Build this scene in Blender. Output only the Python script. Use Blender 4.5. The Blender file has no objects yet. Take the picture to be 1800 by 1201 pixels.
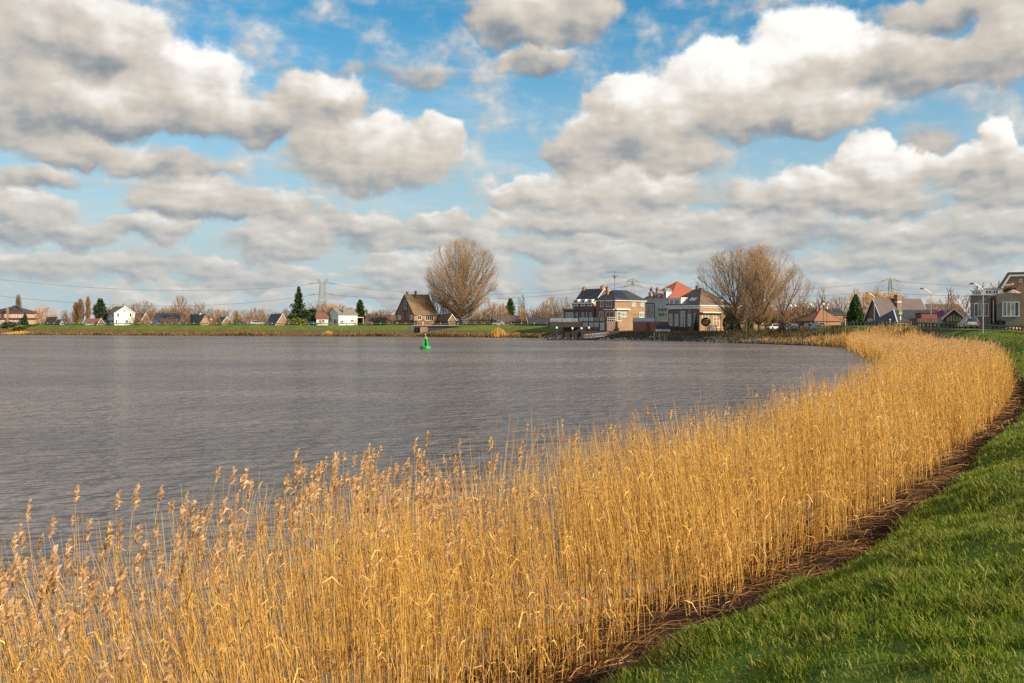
import bpy, bmesh, math, random
import numpy as np
from mathutils import Vector, Matrix

# ------------------------------------------------------------------ camera, sky, sun, exposure
SC = bpy.context.scene
COL = SC.collection
HC, FPX, CX, YH = 5.0, 1750.0, 900.0, 567.0      # eye height above the water, focal length / centre / horizon of the photograph in its pixels
cam = bpy.data.cameras.new('camera')
cam.sensor_width = 36.0
cam.lens = 36.0 * FPX / 1800.0
cam.shift_y = -(600.5 - YH) / 1800.0
cam.clip_start, cam.clip_end = 0.1, 20000.0
camo = bpy.data.objects.new('camera', cam)
COL.objects.link(camo)
camo.location = (0, 0, HC)
camo.rotation_euler = (math.pi / 2, 0, 0)
SC.camera = camo
SC.view_settings.view_transform = 'Standard'
SC.view_settings.look = 'None'
SC.view_settings.gamma = 1.0
SC.view_settings.exposure = 0.45
SC.cycles.use_denoising = False
SC.cycles.max_bounces = 6
SC.cycles.sample_clamp_direct = 3.0
SC.cycles.sample_clamp_indirect = 3.0
SC.cycles.transparent_max_bounces = 12

SUN_EL, SUN_AZ = math.radians(29.0), math.radians(121.0)   # azimuth measured from straight ahead (+Y) towards the right
sun = bpy.data.lights.new('sun', 'SUN')
sun.energy = 5.0
sun.angle = math.radians(0.53)
sun.color = (1.0, 0.84, 0.63)
suno = bpy.data.objects.new('sun', sun)
COL.objects.link(suno)
SDIR = Vector((math.sin(SUN_AZ) * math.cos(SUN_EL), math.cos(SUN_AZ) * math.cos(SUN_EL), math.sin(SUN_EL)))
suno.rotation_euler = SDIR.to_track_quat('Z', 'Y').to_euler()
suno.location = (60, -20, 60)


class S:
    """A value in a node tree; arithmetic on it adds Math nodes."""
    nt = None

    def __init__(self, sock):
        self.s = sock

    @staticmethod
    def op(o, *a, clamp=False):
        n = S.nt.nodes.new('ShaderNodeMath')
        n.operation = o
        n.use_clamp = clamp
        for i, v in enumerate(a):
            if isinstance(v, S):
                S.nt.links.new(v.s, n.inputs[i])
            else:
                n.inputs[i].default_value = v
        return S(n.outputs[0])

    def __add__(a, b): return S.op('ADD', a, b)
    __radd__ = __add__
    def __sub__(a, b): return S.op('SUBTRACT', a, b)
    def __rsub__(a, b): return S.op('SUBTRACT', b, a)
    def __mul__(a, b): return S.op('MULTIPLY', a, b)
    __rmul__ = __mul__
    def __truediv__(a, b): return S.op('DIVIDE', a, b)


def ss(x, lo, hi):
    n = S.nt.nodes.new('ShaderNodeMapRange')
    n.interpolation_type = 'SMOOTHSTEP'
    S.nt.links.new(x.s, n.inputs[0])
    n.inputs[1].default_value, n.inputs[2].default_value = lo, hi
    return S(n.outputs[0])


def vec(x, y, z=0.0):
    n = S.nt.nodes.new('ShaderNodeCombineXYZ')
    for i, v in enumerate((x, y, z)):
        if isinstance(v, S):
            S.nt.links.new(v.s, n.inputs[i])
        else:
            n.inputs[i].default_value = v
    return S(n.outputs[0])


def noise(v, scale, detail=5.0, rough=0.55, dim='2D', lac=2.0, colour=False):
    n = S.nt.nodes.new('ShaderNodeTexNoise')
    n.noise_dimensions = dim
    S.nt.links.new(v.s, n.inputs['Vector'])
    n.inputs['Scale'].default_value = scale
    n.inputs['Detail'].default_value = detail
    n.inputs['Roughness'].default_value = rough
    n.inputs['Lacunarity'].default_value = lac
    return S(n.outputs['Color' if colour else 0])


def vmath(o, a, b=None, c=None):
    n = S.nt.nodes.new('ShaderNodeVectorMath')
    n.operation = o
    for i, v in enumerate((a, b, c)):
        if v is None:
            continue
        if isinstance(v, S):
            S.nt.links.new(v.s, n.inputs[i])
        else:
            n.inputs[i].default_value = v
    return S(n.outputs['Value'] if o in ('DOT_PRODUCT', 'LENGTH') else n.outputs[0])


def cmix(f, a, b):
    n = S.nt.nodes.new('ShaderNodeMix')
    n.data_type = 'RGBA'
    for i, v in ((0, f), (6, a), (7, b)):
        if isinstance(v, S):
            S.nt.links.new(v.s, n.inputs[i])
        elif i == 0:
            n.inputs[0].default_value = v
        else:
            n.inputs[i].default_value = (*v, 1.0)
    return S(n.outputs[2])


def build_world():
    w = bpy.data.worlds.new('World')
    SC.world = w
    w.use_nodes = True
    nt = w.node_tree
    nt.nodes.clear()
    S.nt = nt
    out = nt.nodes.new('ShaderNodeOutputWorld')
    bg = nt.nodes.new('ShaderNodeBackground')
    nt.links.new(bg.outputs[0], out.inputs[0])
    STR = 0.1
    bg.inputs[1].default_value = STR
    sky = nt.nodes.new('ShaderNodeTexSky')
    sky.sky_type = 'NISHITA'
    sky.sun_disc = False
    sky.sun_elevation = SUN_EL
    sky.sun_rotation = SUN_AZ
    sky.altitude = 0
    sky.air_density, sky.dust_density, sky.ozone_density = 1.0, 0.0, 3.0
    hs = nt.nodes.new('ShaderNodeHueSaturation')
    hs.inputs['Hue'].default_value = 0.482
    hs.inputs['Saturation'].default_value = 1.34
    hs.inputs['Value'].default_value = 0.98
    nt.links.new(sky.outputs[0], hs.inputs['Color'])
    tc = nt.nodes.new('ShaderNodeTexCoord')
    sep = nt.nodes.new('ShaderNodeSeparateXYZ')
    nt.links.new(tc.outputs['Generated'], sep.inputs[0])
    X, Y, Z = (S(sep.outputs[i]) for i in range(3))
    U = S.op('ARCTAN2', X, Y) * 17.5          # azimuth and elevation of the direction, 1 unit = 3.3 degrees
    V = S.op('ARCSINE', Z) * 17.5
    P = vec(U, V)
    # turbulent offset of the cloud outlines
    wp = noise(P, 0.9, 4.0, 0.55, colour=True)
    wp = vmath('SUBTRACT', wp, (0.5, 0.5, 0.5))
    PW = vmath('MULTIPLY_ADD', wp, (0.95, 0.75, 0), P)
    # cumulus masses: (azimuth px, elevation px, half width, half height, strength) in the photograph's scale
    blobs = [
        (90, 60, 230, 105, 1), (-60, 130, 200, 120, 1), (330, 165, 125, 85, 1.1), (210, 185, 230, 65, 1), (60, 175, 190, 85, 1),
        (560, 185, 120, 62, .9), (470, 215, 110, 40, .8), (650, 270, 165, 68, 1.1), (770, 245, 52, 45, 1), (590, 250, 90, 48, .8), (740, 128, 95, 32, .45), (620, 120, 80, 22, .35), (500, 120, 60, 22, .3),
        (130, 262, 100, 32, .8), (300, 290, 150, 34, .7), (60, 310, 110, 30, .6), (20, 375, 150, 52, .7), (330, 345, 110, 42, .8), (450, 365, 130, 36, .7), (260, 398, 95, 28, .8), (110, 410, 120, 30, .6), (480, 425, 110, 42, .8), (620, 400, 130, 36, .7), (780, 395, 70, 30, .8), (690, 430, 110, 24, .6), (850, 415, 40, 40, .8), (40, 470, 120, 30, .5), (240, 465, 150, 28, .55), (420, 480, 150, 28, .5), (720, 485, 130, 36, .7), (660, 520, 110, 22, .5),
        (930, 30, 105, 52, .9), (1010, 15, 95, 58, .9), (945, 108, 75, 30, .7), (840, 20, 35, 30, .5),
        (1420, 95, 120, 80, 1.25), (1300, 140, 140, 72, 1.2), (1230, 190, 150, 62, 1.15), (1090, 180, 70, 55, 1.1), (1370, 195, 190, 52, 1), (1110, 245, 160, 58, 1.1), (1010, 280, 80, 48, 1), (1150, 280, 140, 32, .7), (1590, 110, 150, 68, .9), (1720, 100, 140, 62, .8), (1690, 15, 180, 38, .75), (1780, 60, 90, 60, .8),
        (1080, 340, 190, 46, 1), (930, 345, 70, 32, .8), (970, 390, 110, 34, .8), (1130, 395, 120, 36, .8), (960, 435, 100, 26, .7), (1250, 330, 130, 36, .5),
        (1520, 275, 45, 50, 1.1), (1560, 310, 80, 52, 1), (1430, 330, 85, 52, 1), (1500, 350, 180, 38, .9), (1745, 255, 38, 45, 1), (1720, 295, 130, 42, .9), (1620, 240, 65, 34, .5), (1330, 345, 70, 36, .6), (1760, 340, 140, 36, .7), (1320, 400, 150, 40, .7), (1200, 425, 90, 32, .7), (1600, 405, 90, 38, .8), (1480, 420, 130, 32, .5), (1740, 400, 120, 48, .7), (1620, 455, 230, 34, .6), (1050, 470, 160, 30, .55), (1300, 470, 160, 26, .5), (1560, 500, 260, 24, .4), (1000, 505, 200, 22, .4)]
    accF = accW = accL = None
    for (px, py, rx, ry, st) in blobs:
        az = math.atan((px - CX) / FPX)
        el = math.atan((YH - py) / FPX * math.cos(az))
        cu, cv = az * 17.5, el * 17.5
        a, b = rx / 100 * 1.12 * math.cos(az) ** 2, ry / 100 * 1.12 * math.cos(az)
        q = vmath('MULTIPLY_ADD', PW, (1 / a, 1 / b, 0), (-cu / a, -cv / b, 0))
        w_ = S.op('MULTIPLY_ADD', vmath('DOT_PRODUCT', q, q), -st, st)
        w_ = S.op('MAXIMUM', w_, 0.0)
        l_ = vmath('DOT_PRODUCT', q, (0.30 * min(1, b / a), 0.78, 0))
        l_ = l_ + (st - 0.95) * 0.75
        w2 = S.op('POWER', w_, 2.5)
        accF = w_ if accF is None else S.op('SMOOTH_MAX', accF, w_, 0.25)
        accW = w2 if accW is None else accW + w2
        accL = w2 * l_ if accL is None else S.op('MULTIPLY_ADD', w2, l_, accL)
    relief = accL / (accW + 0.004)               # -1 underside .. +1 sunny top
    # detail: billows whose size shrinks towards the horizon
    PB = vec(U * 1.0, V * 1.25)
    fb = noise(PB, 0.95, 7.0, 0.56)
    sh1 = noise(PB, 0.95, 2.5, 0.55)
    sh2 = noise(vmath('ADD', PB, (0.16, 0.26, 0)), 0.95, 2.5, 0.55)
    fs = noise(vec(U * 0.75, V * 1.9), 2.4, 5.0, 0.55)
    fs2 = noise(vec((U + 0.06) * 0.75, (V + 0.08) * 1.9), 2.4, 2.0, 0.5)
    vor = nt.nodes.new('ShaderNodeTexVoronoi')
    vor.voronoi_dimensions = '2D'
    vor.feature = 'F1'
    vor.inputs['Scale'].default_value = 1.9
    vor.inputs['Detail'].default_value = 2.0
    vor.inputs['Roughness'].default_value = 0.55
    nt.links.new(PW.s, vor.inputs['Vector'])
    bil = 0.55 - S(vor.outputs['Distance'])
    low = 1.0 - ss(V, 0.4, 3.2)               # towards the horizon the clouds are smaller and closer together
    outside = S.op('MAXIMUM', ss(S.op('ABSOLUTE', U), 8.4, 10.5), ss(V, 5.9, 7.6))
    gen = noise(vec(X * 1.0, Y * 1.0, Z * 2.2), 2.6, 5.0, 0.55, dim='3D')
    genF = S.op('MAXIMUM', (gen - 0.50) * 5.0, 0.0) * outside
    dens = accF * 1.45 + genF + (fb - 0.5) * 1.15 + bil * 0.12 + (fs - 0.5) * (0.25 + low * 1.0) + low * 0.17 - 0.14
    alpha = ss(dens, 0.0, 0.55)
    # light and shade of the masses: relief of the mass plus the billows seen against the sun
    lit = relief * 0.90 + (sh1 - sh2) * 0.75 + (fs - fs2) * (0.2 + low * 1.15) + bil * 0.12 + (fb - 0.5) * 0.55 + (fs - 0.5) * 0.22 + 0.66
    lit = lit * (1.0 - low * 0.25) + low * 0.10
    # bigger forms of the masses: shaded bases and hollows, sunlit crowns
    for (px_, py_, rx, ry, am) in ((100, 110, 320, 150, -.17), (600, 225, 260, 110, -.10), (950, 60, 160, 100, -.13), (1690, 90, 210, 110, -.17), (1040, 272, 120, 48, -0.231), (1130, 250, 170, 34, -0.165), (1370, 238, 190, 22, -0.165), (990, 250, 50, 40, -0.138), (70, 95, 230, 30, -0.154), (40, 60, 120, 60, -0.099), (150, 232, 240, 20, -0.154), (330, 235, 130, 16, -0.121), (640, 330, 150, 16, -0.121), (560, 195, 110, 26, -0.088),
                                   (300, 312, 120, 22, -0.154), (1080, 368, 180, 14, -0.132), (1010, 415, 120, 14, -0.121), (1540, 372, 220, 18, -0.154), (1400, 350, 60, 30, -0.110), (1740, 320, 120, 16, -0.138), (1730, 440, 160, 30, -0.138), (1350, 430, 180, 24, -0.121), (1190, 440, 100, 20, -0.110), (430, 380, 180, 18, -0.110), (620, 425, 160, 18, -0.110), (100, 430, 160, 20, -0.083), (1600, 130, 120, 30, -0.055), (960, 50, 120, 24, -0.066),
                                   (1420, 62, 100, 46, 0.315), (1290, 108, 120, 34, 0.270), (1100, 158, 45, 34, 0.300), (1490, 60, 60, 40, 0.150), (340, 120, 120, 34, 0.195), (210, 160, 120, 40, 0.075), (620, 150, 60, 24, 0.135), (770, 225, 48, 24, 0.120), (1512, 275, 40, 34, 0.315), (1560, 300, 50, 26, 0.210), (1748, 245, 36, 32, 0.315), (1690, 285, 60, 20, 0.112), (1280, 340, 60, 26, 0.188), (1360, 320, 60, 24, 0.150), (850, 405, 40, 26, 0.150), (480, 410, 60, 22, 0.112), (940, 330, 60, 14, 0.090)):
        az = math.atan((px_ - CX) / FPX)
        cu, cv = az * 17.5, math.atan((YH - py_) / FPX * math.cos(az)) * 17.5
        a, b = rx / 100 * 1.25 * math.cos(az) ** 2, ry / 100 * 1.25 * math.cos(az)
        q = vmath('MULTIPLY_ADD', PW, (1 / a, 1 / b, 0), (-cu / a, -cv / b, 0))
        lit = S.op('MULTIPLY_ADD', S.op('SUBTRACT', 1.0, vmath('DOT_PRODUCT', q, q), clamp=True), am, lit)
    k = 0.755 / STR
    deep = tuple(c * k for c in (0.225, 0.262, 0.305))
    mid = tuple(c * k for c in (0.645, 0.58, 0.50))
    high = tuple(c * k for c in (1.04, 1.01, 0.96))
    c = cmix(ss(lit, -0.30, 0.66), deep, mid)
    c = cmix(ss(lit, 0.48, 1.40), c, high)
    # far clouds take the colour of the air in front of them
    air = tuple(c_ * k for c_ in (0.49, 0.545, 0.57))
    c = cmix(low * 0.46, c, air)
    # clear sky with faint cirrus, paler towards the horizon
    ci = noise(vec(U * 0.35 + V * 0.25, V * 1.9), 1.1, 7.0, 0.62)
    cir = ss(ci, 0.46, 0.78) * 0.32 * (1.0 - ss(V, 3.6, 5.8) * 0.6)
    clear = cmix(ss(V, 0.0, 5.6), tuple(c_ * k for c_ in (0.44, 0.555, 0.60)), S(hs.outputs[0]))
    clear = cmix(cir, clear, tuple(c_ * k for c_ in (0.66, 0.74, 0.78)))
    col = cmix(alpha * 0.97, clear, c)
    nt.links.new(col.s, bg.inputs[0])
    w.cycles.sampling_method = 'MANUAL'
    w.cycles.sample_map_resolution = 512


build_world()

# ------------------------------------------------------------------ helpers
RNG = np.random.default_rng(7)
MATS = {}


def px(x, D):                       # world X of photo column x at distance D
    return (x - CX) / FPX * D


def pz(y, D):                       # world Z of photo row y at distance D
    return HC - (y - YH) / FPX * D


def tag(o, label=None, cat=None, group=None, kind=None):
    for k, v in (('label', label), ('category', cat), ('group', group), ('kind', kind)):
        if v:
            o[k] = v
    return o


def link(name, data, parent=None, mat=None):
    o = bpy.data.objects.new(name, data)
    COL.objects.link(o)
    if parent:
        o.parent = parent
    if mat is not None and data is not None and not data.materials:
        for m in (mat if isinstance(mat, (list, tuple)) else [mat]):
            data.materials.append(M(m) if isinstance(m, str) else m)
    return o


def thing(name, label, cat, loc=(0, 0, 0), rz=0.0, group=None):
    o = link(name, None)
    o.empty_display_size = 0.3
    o.location = loc
    o.rotation_euler = (0, 0, rz)
    return tag(o, label, cat, group)


def copy_tree(o, parent=None, loc=None, rz=None, scale=None):
    c = o.copy()
    COL.objects.link(c)
    if parent:
        c.parent = parent
    if loc is not None:
        c.location = loc
    if rz is not None:
        c.rotation_euler = (0, 0, rz)
    if scale is not None:
        c.scale = scale if hasattr(scale, '__len__') else (scale,) * 3
    for ch in o.children:
        copy_tree(ch, c)
    return c


def mesh_np(name, V, quads=None, tris=None, smooth=False, attr=None):
    me = bpy.data.meshes.new(name)
    V = np.asarray(V, np.float32)
    q = np.zeros((0, 4), np.int32) if quads is None else np.asarray(quads, np.int32)
    t = np.zeros((0, 3), np.int32) if tris is None else np.asarray(tris, np.int32)
    me.vertices.add(len(V))
    me.vertices.foreach_set('co', V.ravel())
    me.loops.add(q.size + t.size)
    me.loops.foreach_set('vertex_index', np.concatenate([q.ravel(), t.ravel()]))
    me.polygons.add(len(q) + len(t))
    st = np.concatenate([np.arange(len(q)) * 4, q.size + np.arange(len(t)) * 3]).astype(np.int32)
    me.polygons.foreach_set('loop_start', st)
    if smooth:
        me.polygons.foreach_set('use_smooth', np.ones(len(q) + len(t), bool))
    if attr:
        for k, v in attr.items():
            a = me.attributes.new(k, 'FLOAT', 'POINT')
            a.data.foreach_set('value', np.asarray(v, np.float32))
    me.update(calc_edges=True)
    me.validate()
    return me


class MB:
    """Collects boxes, bars, prisms and tubes into one mesh."""

    def __init__(self):
        self.v, self.f = [], []

    def add(self, v, f):
        n = len(self.v)
        self.v += [tuple(p) for p in v]
        self.f += [tuple(i + n for i in g) for g in f]
        return self

    def box(self, x0, y0, z0, x1, y1, z1):
        v = [(x, y, z) for z in (z0, z1) for y in (y0, y1) for x in (x0, x1)]
        return self.add(v, [(0, 2, 3, 1), (4, 5, 7, 6), (0, 1, 5, 4), (2, 6, 7, 3), (0, 4, 6, 2), (1, 3, 7, 5)])

    def prism(self, poly, a, b, axis='y'):
        """poly: outline in (u, z); extruded from a to b along axis ('x', 'y') or outline in (x, y) along 'z'."""
        def p(u, w, t):
            return {'y': (u, t, w), 'x': (t, u, w), 'z': (u, w, t)}[axis]
        n = len(poly)
        v = [p(u, w, a) for u, w in poly] + [p(u, w, b) for u, w in poly]
        return self.add(v, [tuple(range(n))[::-1], tuple(range(n, 2 * n))] + [(i, (i + 1) % n, n + (i + 1) % n, n + i) for i in range(n)])

    def tube(self, p0, p1, r0, r1=None, n=6):
        r1 = r0 if r1 is None else r1
        p0, p1 = Vector(p0), Vector(p1)
        q = (p1 - p0).to_track_quat('Z', 'Y')
        v = []
        for p, r in ((p0, r0), (p1, r1)):
            for i in range(n):
                a = 2 * math.pi * i / n
                v.append(p + q @ Vector((math.cos(a) * r, math.sin(a) * r, 0)))
        return self.add(v, [tuple(range(n))[::-1], tuple(range(n, 2 * n))] + [(i, (i + 1) % n, n + (i + 1) % n, n + i) for i in range(n)])

    def lathe(self, prof, n=20, c=(0, 0)):
        v, f = [], []
        for r, z in prof:
            for i in range(n):
                a = 2 * math.pi * i / n
                v.append((c[0] + r * math.cos(a), c[1] + r * math.sin(a), z))
        for j in range(len(prof) - 1):
            for i in range(n):
                f.append((j * n + i, j * n + (i + 1) % n, (j + 1) * n + (i + 1) % n, (j + 1) * n + i))
        f.append(tuple(range(n))[::-1])
        f.append(tuple(range((len(prof) - 1) * n, len(prof) * n)))
        return self.add(v, f)

    def mesh(self, name='part', smooth=False):
        me = bpy.data.meshes.new(name)
        me.from_pydata(self.v, [], self.f)
        bm = bmesh.new()
        bm.from_mesh(me)
        bmesh.ops.recalc_face_normals(bm, faces=bm.faces)
        bm.to_mesh(me)
        bm.free()
        if smooth:
            me.polygons.foreach_set('use_smooth', [True] * len(me.polygons))
        return me

    def obj(self, name, mat, parent=None, smooth=False):
        return link(name, self.mesh(name, smooth), parent, mat)


def vnoise(x, y, seed=0):
    x, y = np.asarray(x, float), np.asarray(y, float)
    xi, yi = np.floor(x).astype(np.int64), np.floor(y).astype(np.int64)
    xf, yf = x - xi, y - yi
    def h(a, b):
        n = (a * 374761393 + b * 668265263 + seed * 982451653) & 0x7fffffff
        n = (n ^ (n >> 13)) * 1274126177 & 0x7fffffff
        return ((n ^ (n >> 16)) & 0xffff) / 65535.0
    u, v = xf * xf * (3 - 2 * xf), yf * yf * (3 - 2 * yf)
    a = h(xi, yi) * (1 - u) + h(xi + 1, yi) * u
    b = h(xi, yi + 1) * (1 - u) + h(xi + 1, yi + 1) * u
    return a * (1 - v) + b * v - 0.5


# ------------------------------------------------------------------ materials
def new_mat(name):
    m = bpy.data.materials.new(name)
    m.use_nodes = True
    nt = m.node_tree
    S.nt = nt
    b = nt.nodes['Principled BSDF']
    MATS[name] = m
    return m, nt, b


def objco():
    return S(S.nt.nodes.new('ShaderNodeTexCoord').outputs['Object'])


def geo(o):
    return S(S.nt.nodes.new('ShaderNodeNewGeometry').outputs[o])


def bump(h, b, strength=0.5, dist=0.02):
    n = S.nt.nodes.new('ShaderNodeBump')
    n.inputs['Strength'].default_value = strength
    n.inputs['Distance'].default_value = dist
    S.nt.links.new(h.s, n.inputs['Height'])
    S.nt.links.new(n.outputs[0], b.inputs['Normal'])


def ramp(f, stops):
    n = S.nt.nodes.new('ShaderNodeValToRGB')
    S.nt.links.new(f.s, n.inputs[0])
    e = n.color_ramp.elements
    while len(e) < len(stops):
        e.new(0.5)
    for el, (p, c) in zip(e, stops):
        el.position = p
        el.color = (*c, 1)
    return S(n.outputs[0])


def plain(name, col, rough=0.7, var=0.25, scale=2.0, metal=0.0, spec=0.4, rough_var=0.0):
    """A painted or rendered surface with weathering."""
    m, nt, b = new_mat(name)
    p = objco()
    n = noise(p, scale, 6, 0.6, '3D')
    n2 = noise(p, scale * 7, 4, 0.6, '3D')
    f = n * 0.7 + n2 * 0.3
    c = cmix(ss(f, 0.3, 0.7), tuple(x * (1 - var) for x in col), tuple(min(1, x * (1 + var * 0.6)) for x in col))
    nt.links.new(c.s, b.inputs['Base Color'])
    b.inputs['Roughness'].default_value = rough
    b.inputs['Metallic'].default_value = metal
    b.inputs['Specular IOR Level'].default_value = spec
    bump(n2, b, 0.25, 0.01)
    return m


def brick_mat(name, c1, c2, mortar=(0.27, 0.24, 0.21), scale=1.0):
    m, nt, b = new_mat(name)
    p = objco()
    sep = nt.nodes.new('ShaderNodeSeparateXYZ')
    nt.links.new(p.s, sep.inputs[0])
    v = vec(S(sep.outputs[0]) + S(sep.outputs[1]), S(sep.outputs[2]))
    br = nt.nodes.new('ShaderNodeTexBrick')
    nt.links.new(v.s, br.inputs['Vector'])
    br.inputs['Color1'].default_value = (*c1, 1)
    br.inputs['Color2'].default_value = (*c2, 1)
    br.inputs['Mortar'].default_value = (*mortar, 1)
    br.inputs['Scale'].default_value = 1.0
    br.inputs['Mortar Size'].default_value = 0.006
    br.inputs['Brick Width'].default_value = 0.22 * scale
    br.inputs['Row Height'].default_value = 0.062 * scale
    n = noise(p, 0.7, 6, 0.65, '3D')
    c = cmix(ss(n, 0.35, 0.7) * 0.45, S(br.outputs[0]), tuple(x * 0.55 for x in c1))
    nt.links.new(c.s, b.inputs['Base Color'])
    b.inputs['Roughness'].default_value = 0.85
    return m


def tile_mat(name, c1, c2, moss=None, amount=0.0, rough=0.6):
    """Roof covering: courses of tiles with weathering and moss."""
    m, nt, b = new_mat(name)
    p = objco()
    w = nt.nodes.new('ShaderNodeTexWave')
    w.wave_type = 'BANDS'
    w.bands_direction = 'Z'
    w.inputs['Scale'].default_value = 1.5
    w.inputs['Distortion'].default_value = 0.4
    nt.links.new(p.s, w.inputs['Vector'])
    n = noise(p, 0.55, 6, 0.65, '3D')
    n2 = noise(p, 4.0, 5, 0.6, '3D')
    c = cmix(ss(n * 0.6 + n2 * 0.4, 0.35, 0.65), c1, c2)
    c = cmix(S(w.outputs[1]) * 0.22, c, tuple(x * 0.5 for x in c1))
    if moss:
        c = cmix(ss(n2 * 0.5 + n * 0.5, 0.62 - amount * 0.3, 0.72 - amount * 0.15), c, moss)
    nt.links.new(c.s, b.inputs['Base Color'])
    b.inputs['Roughness'].default_value = rough
    bump(S(w.outputs[1]), b, 0.5, 0.03)
    return m


def leaf_mat(name, c1, c2, c3=None, trans=0.25, rough=0.6, patch=None, patch_scale=0.6):
    """Leaves, blades and stalks: every one its own tone, thin enough to let some light through."""
    m, nt, b = new_mat(name)
    r = geo('Random Per Island')
    stops = [(0.0, c1), (1.0, c2)] if c3 is None else [(0.0, c1), (0.6, c2), (1.0, c3)]
    c = ramp(r, stops)
    if patch:                                    # patches where more of it is dead or of another growth
        pn = noise(geo('Position'), patch_scale, 5.0, 0.65, '3D')
        c = cmix(ss(pn + (r - 0.5) * 0.30, 0.50, 0.70) * 0.8, c, patch)
    nt.links.new(c.s, b.inputs['Base Color'])
    b.inputs['Roughness'].default_value = rough
    b.inputs['Specular IOR Level'].default_value = 0.25
    if trans:
        t = nt.nodes.new('ShaderNodeBsdfTranslucent')
        nt.links.new(c.s, t.inputs[0])
        mx = nt.nodes.new('ShaderNodeMixShader')
        mx.inputs[0].default_value = trans
        nt.links.new(b.outputs[0], mx.inputs[1])
        nt.links.new(t.outputs[0], mx.inputs[2])
        nt.links.new(mx.outputs[0], nt.nodes['Material Output'].inputs[0])
    return m


def glass_mat(name, col, rough=0.08):
    m, nt, b = new_mat(name)
    n = noise(objco(), 0.9, 3, 0.5, '3D')
    c = cmix(ss(n, 0.35, 0.65), tuple(x * 0.5 for x in col), col)
    nt.links.new(c.s, b.inputs['Base Color'])
    b.inputs['Roughness'].default_value = rough
    b.inputs['Specular IOR Level'].default_value = 0.8
    return m


def M(name):
    return MATS[name]


def ground_mat(name, cols, scale, rough=0.95, bs=0.6, bd=0.05):
    m, nt, b = new_mat(name)
    p = objco()
    n = noise(p, scale, 8, 0.65, '3D')
    n2 = noise(p, scale * 0.13, 4, 0.6, '3D')
    c = ramp(n * 0.6 + n2 * 0.4, cols)
    nt.links.new(c.s, b.inputs['Base Color'])
    b.inputs['Roughness'].default_value = rough
    b.inputs['Specular IOR Level'].default_value = 0.2
    bump(n, b, bs, bd)
    return m


ground_mat('mud', [(0.30, (0.012, 0.008, 0.006)), (0.5, (0.032, 0.018, 0.012)), (0.72, (0.075, 0.045, 0.028))], 3.0, bs=0.9, bd=0.08)
ground_mat('turf', [(0.30, (0.045, 0.070, 0.012)), (0.5, (0.095, 0.155, 0.020)), (0.72, (0.20, 0.23, 0.035))], 1.4)
ground_mat('farbank', [(0.30, (0.055, 0.035, 0.020)), (0.48, (0.16, 0.095, 0.045)), (0.62, (0.10, 0.10, 0.03)), (0.75, (0.30, 0.19, 0.07))], 0.35, bd=0.2)
ground_mat('asphalt', [(0.3, (0.045, 0.044, 0.042)), (0.7, (0.075, 0.072, 0.068))], 6.0, 0.85)
ground_mat('field', [(0.3, (0.035, 0.05, 0.014)), (0.55, (0.07, 0.09, 0.022)), (0.75, (0.13, 0.11, 0.045))], 0.05)
ground_mat('rough_bank', [(0.30, (0.03, 0.028, 0.015)), (0.5, (0.09, 0.065, 0.032)), (0.75, (0.16, 0.13, 0.05))], 0.8, bd=0.15)
ground_mat('stone', [(0.3, (0.055, 0.052, 0.048)), (0.55, (0.13, 0.12, 0.105)), (0.8, (0.27, 0.24, 0.20))], 1.5, 0.9)

# ------------------------------------------------------------------ shore line and terrain
PA = [(-40, -2), (-10, -1), (-5, -.35), (-2, -.05), (-.4, .12), (.65, .06), (1.2, .55), (3, 1.22), (5, 1.95), (6.4, 2.46), (7.8, 2.98), (8.8, 3.35), (17, 3.4), (24, 1.5), (60, 1.0), (5000, 1.0)]
def PB(c, zc=4.2):
    return [(-40, -2), (-10, -1), (-5, -.5), (-2, -.2), (0, .15), (.1 * c, .7), (.2 * c, 1.1), (.3 * c, 1.7), (.45 * c, 2.6), (.65 * c, 3.3), (.85 * c, 3.8), (c, zc), (c + 8, zc), (c + 16, 1.5), (c + 60, 1.0), (5000, 1.0)]


def PC(c):
    return [(-40, -2.5), (-10, -1.5), (-5, -.9), (-2, -.5), (0, 0), (1.5, .7), (3, 1.4), (4.5, 2.2), (6, 2.4), (14, 2.5), (c - 7, 2.6), (c, 3.8), (c + 8, 3.8), (c + 16, 1.5), (c + 60, 1.0), (5000, 1.0)]


PDk = [(-40, -2.5), (-10, -1.5), (-5, -1), (-2, -.5), (0, 0), (1, .45), (3, .8), (5, 1.4), (7.5, 2.3), (9.5, 3.0), (11.5, 3.7), (12.5, 3.9), (20, 3.9), (28, 1.3), (90, 1.0), (5000, 1.0)]
PA2 = PA[:7] + [(3, 1.7), (4.6, 2.7), (6.0, 3.25), (7.4, 3.58), (8.8, 3.75)] + PA[12:]
PA3 = PA2[:10] + [(7.2, 3.75), (8.6, 4.02), (16.6, 4.02)] + PA[13:]
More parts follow.
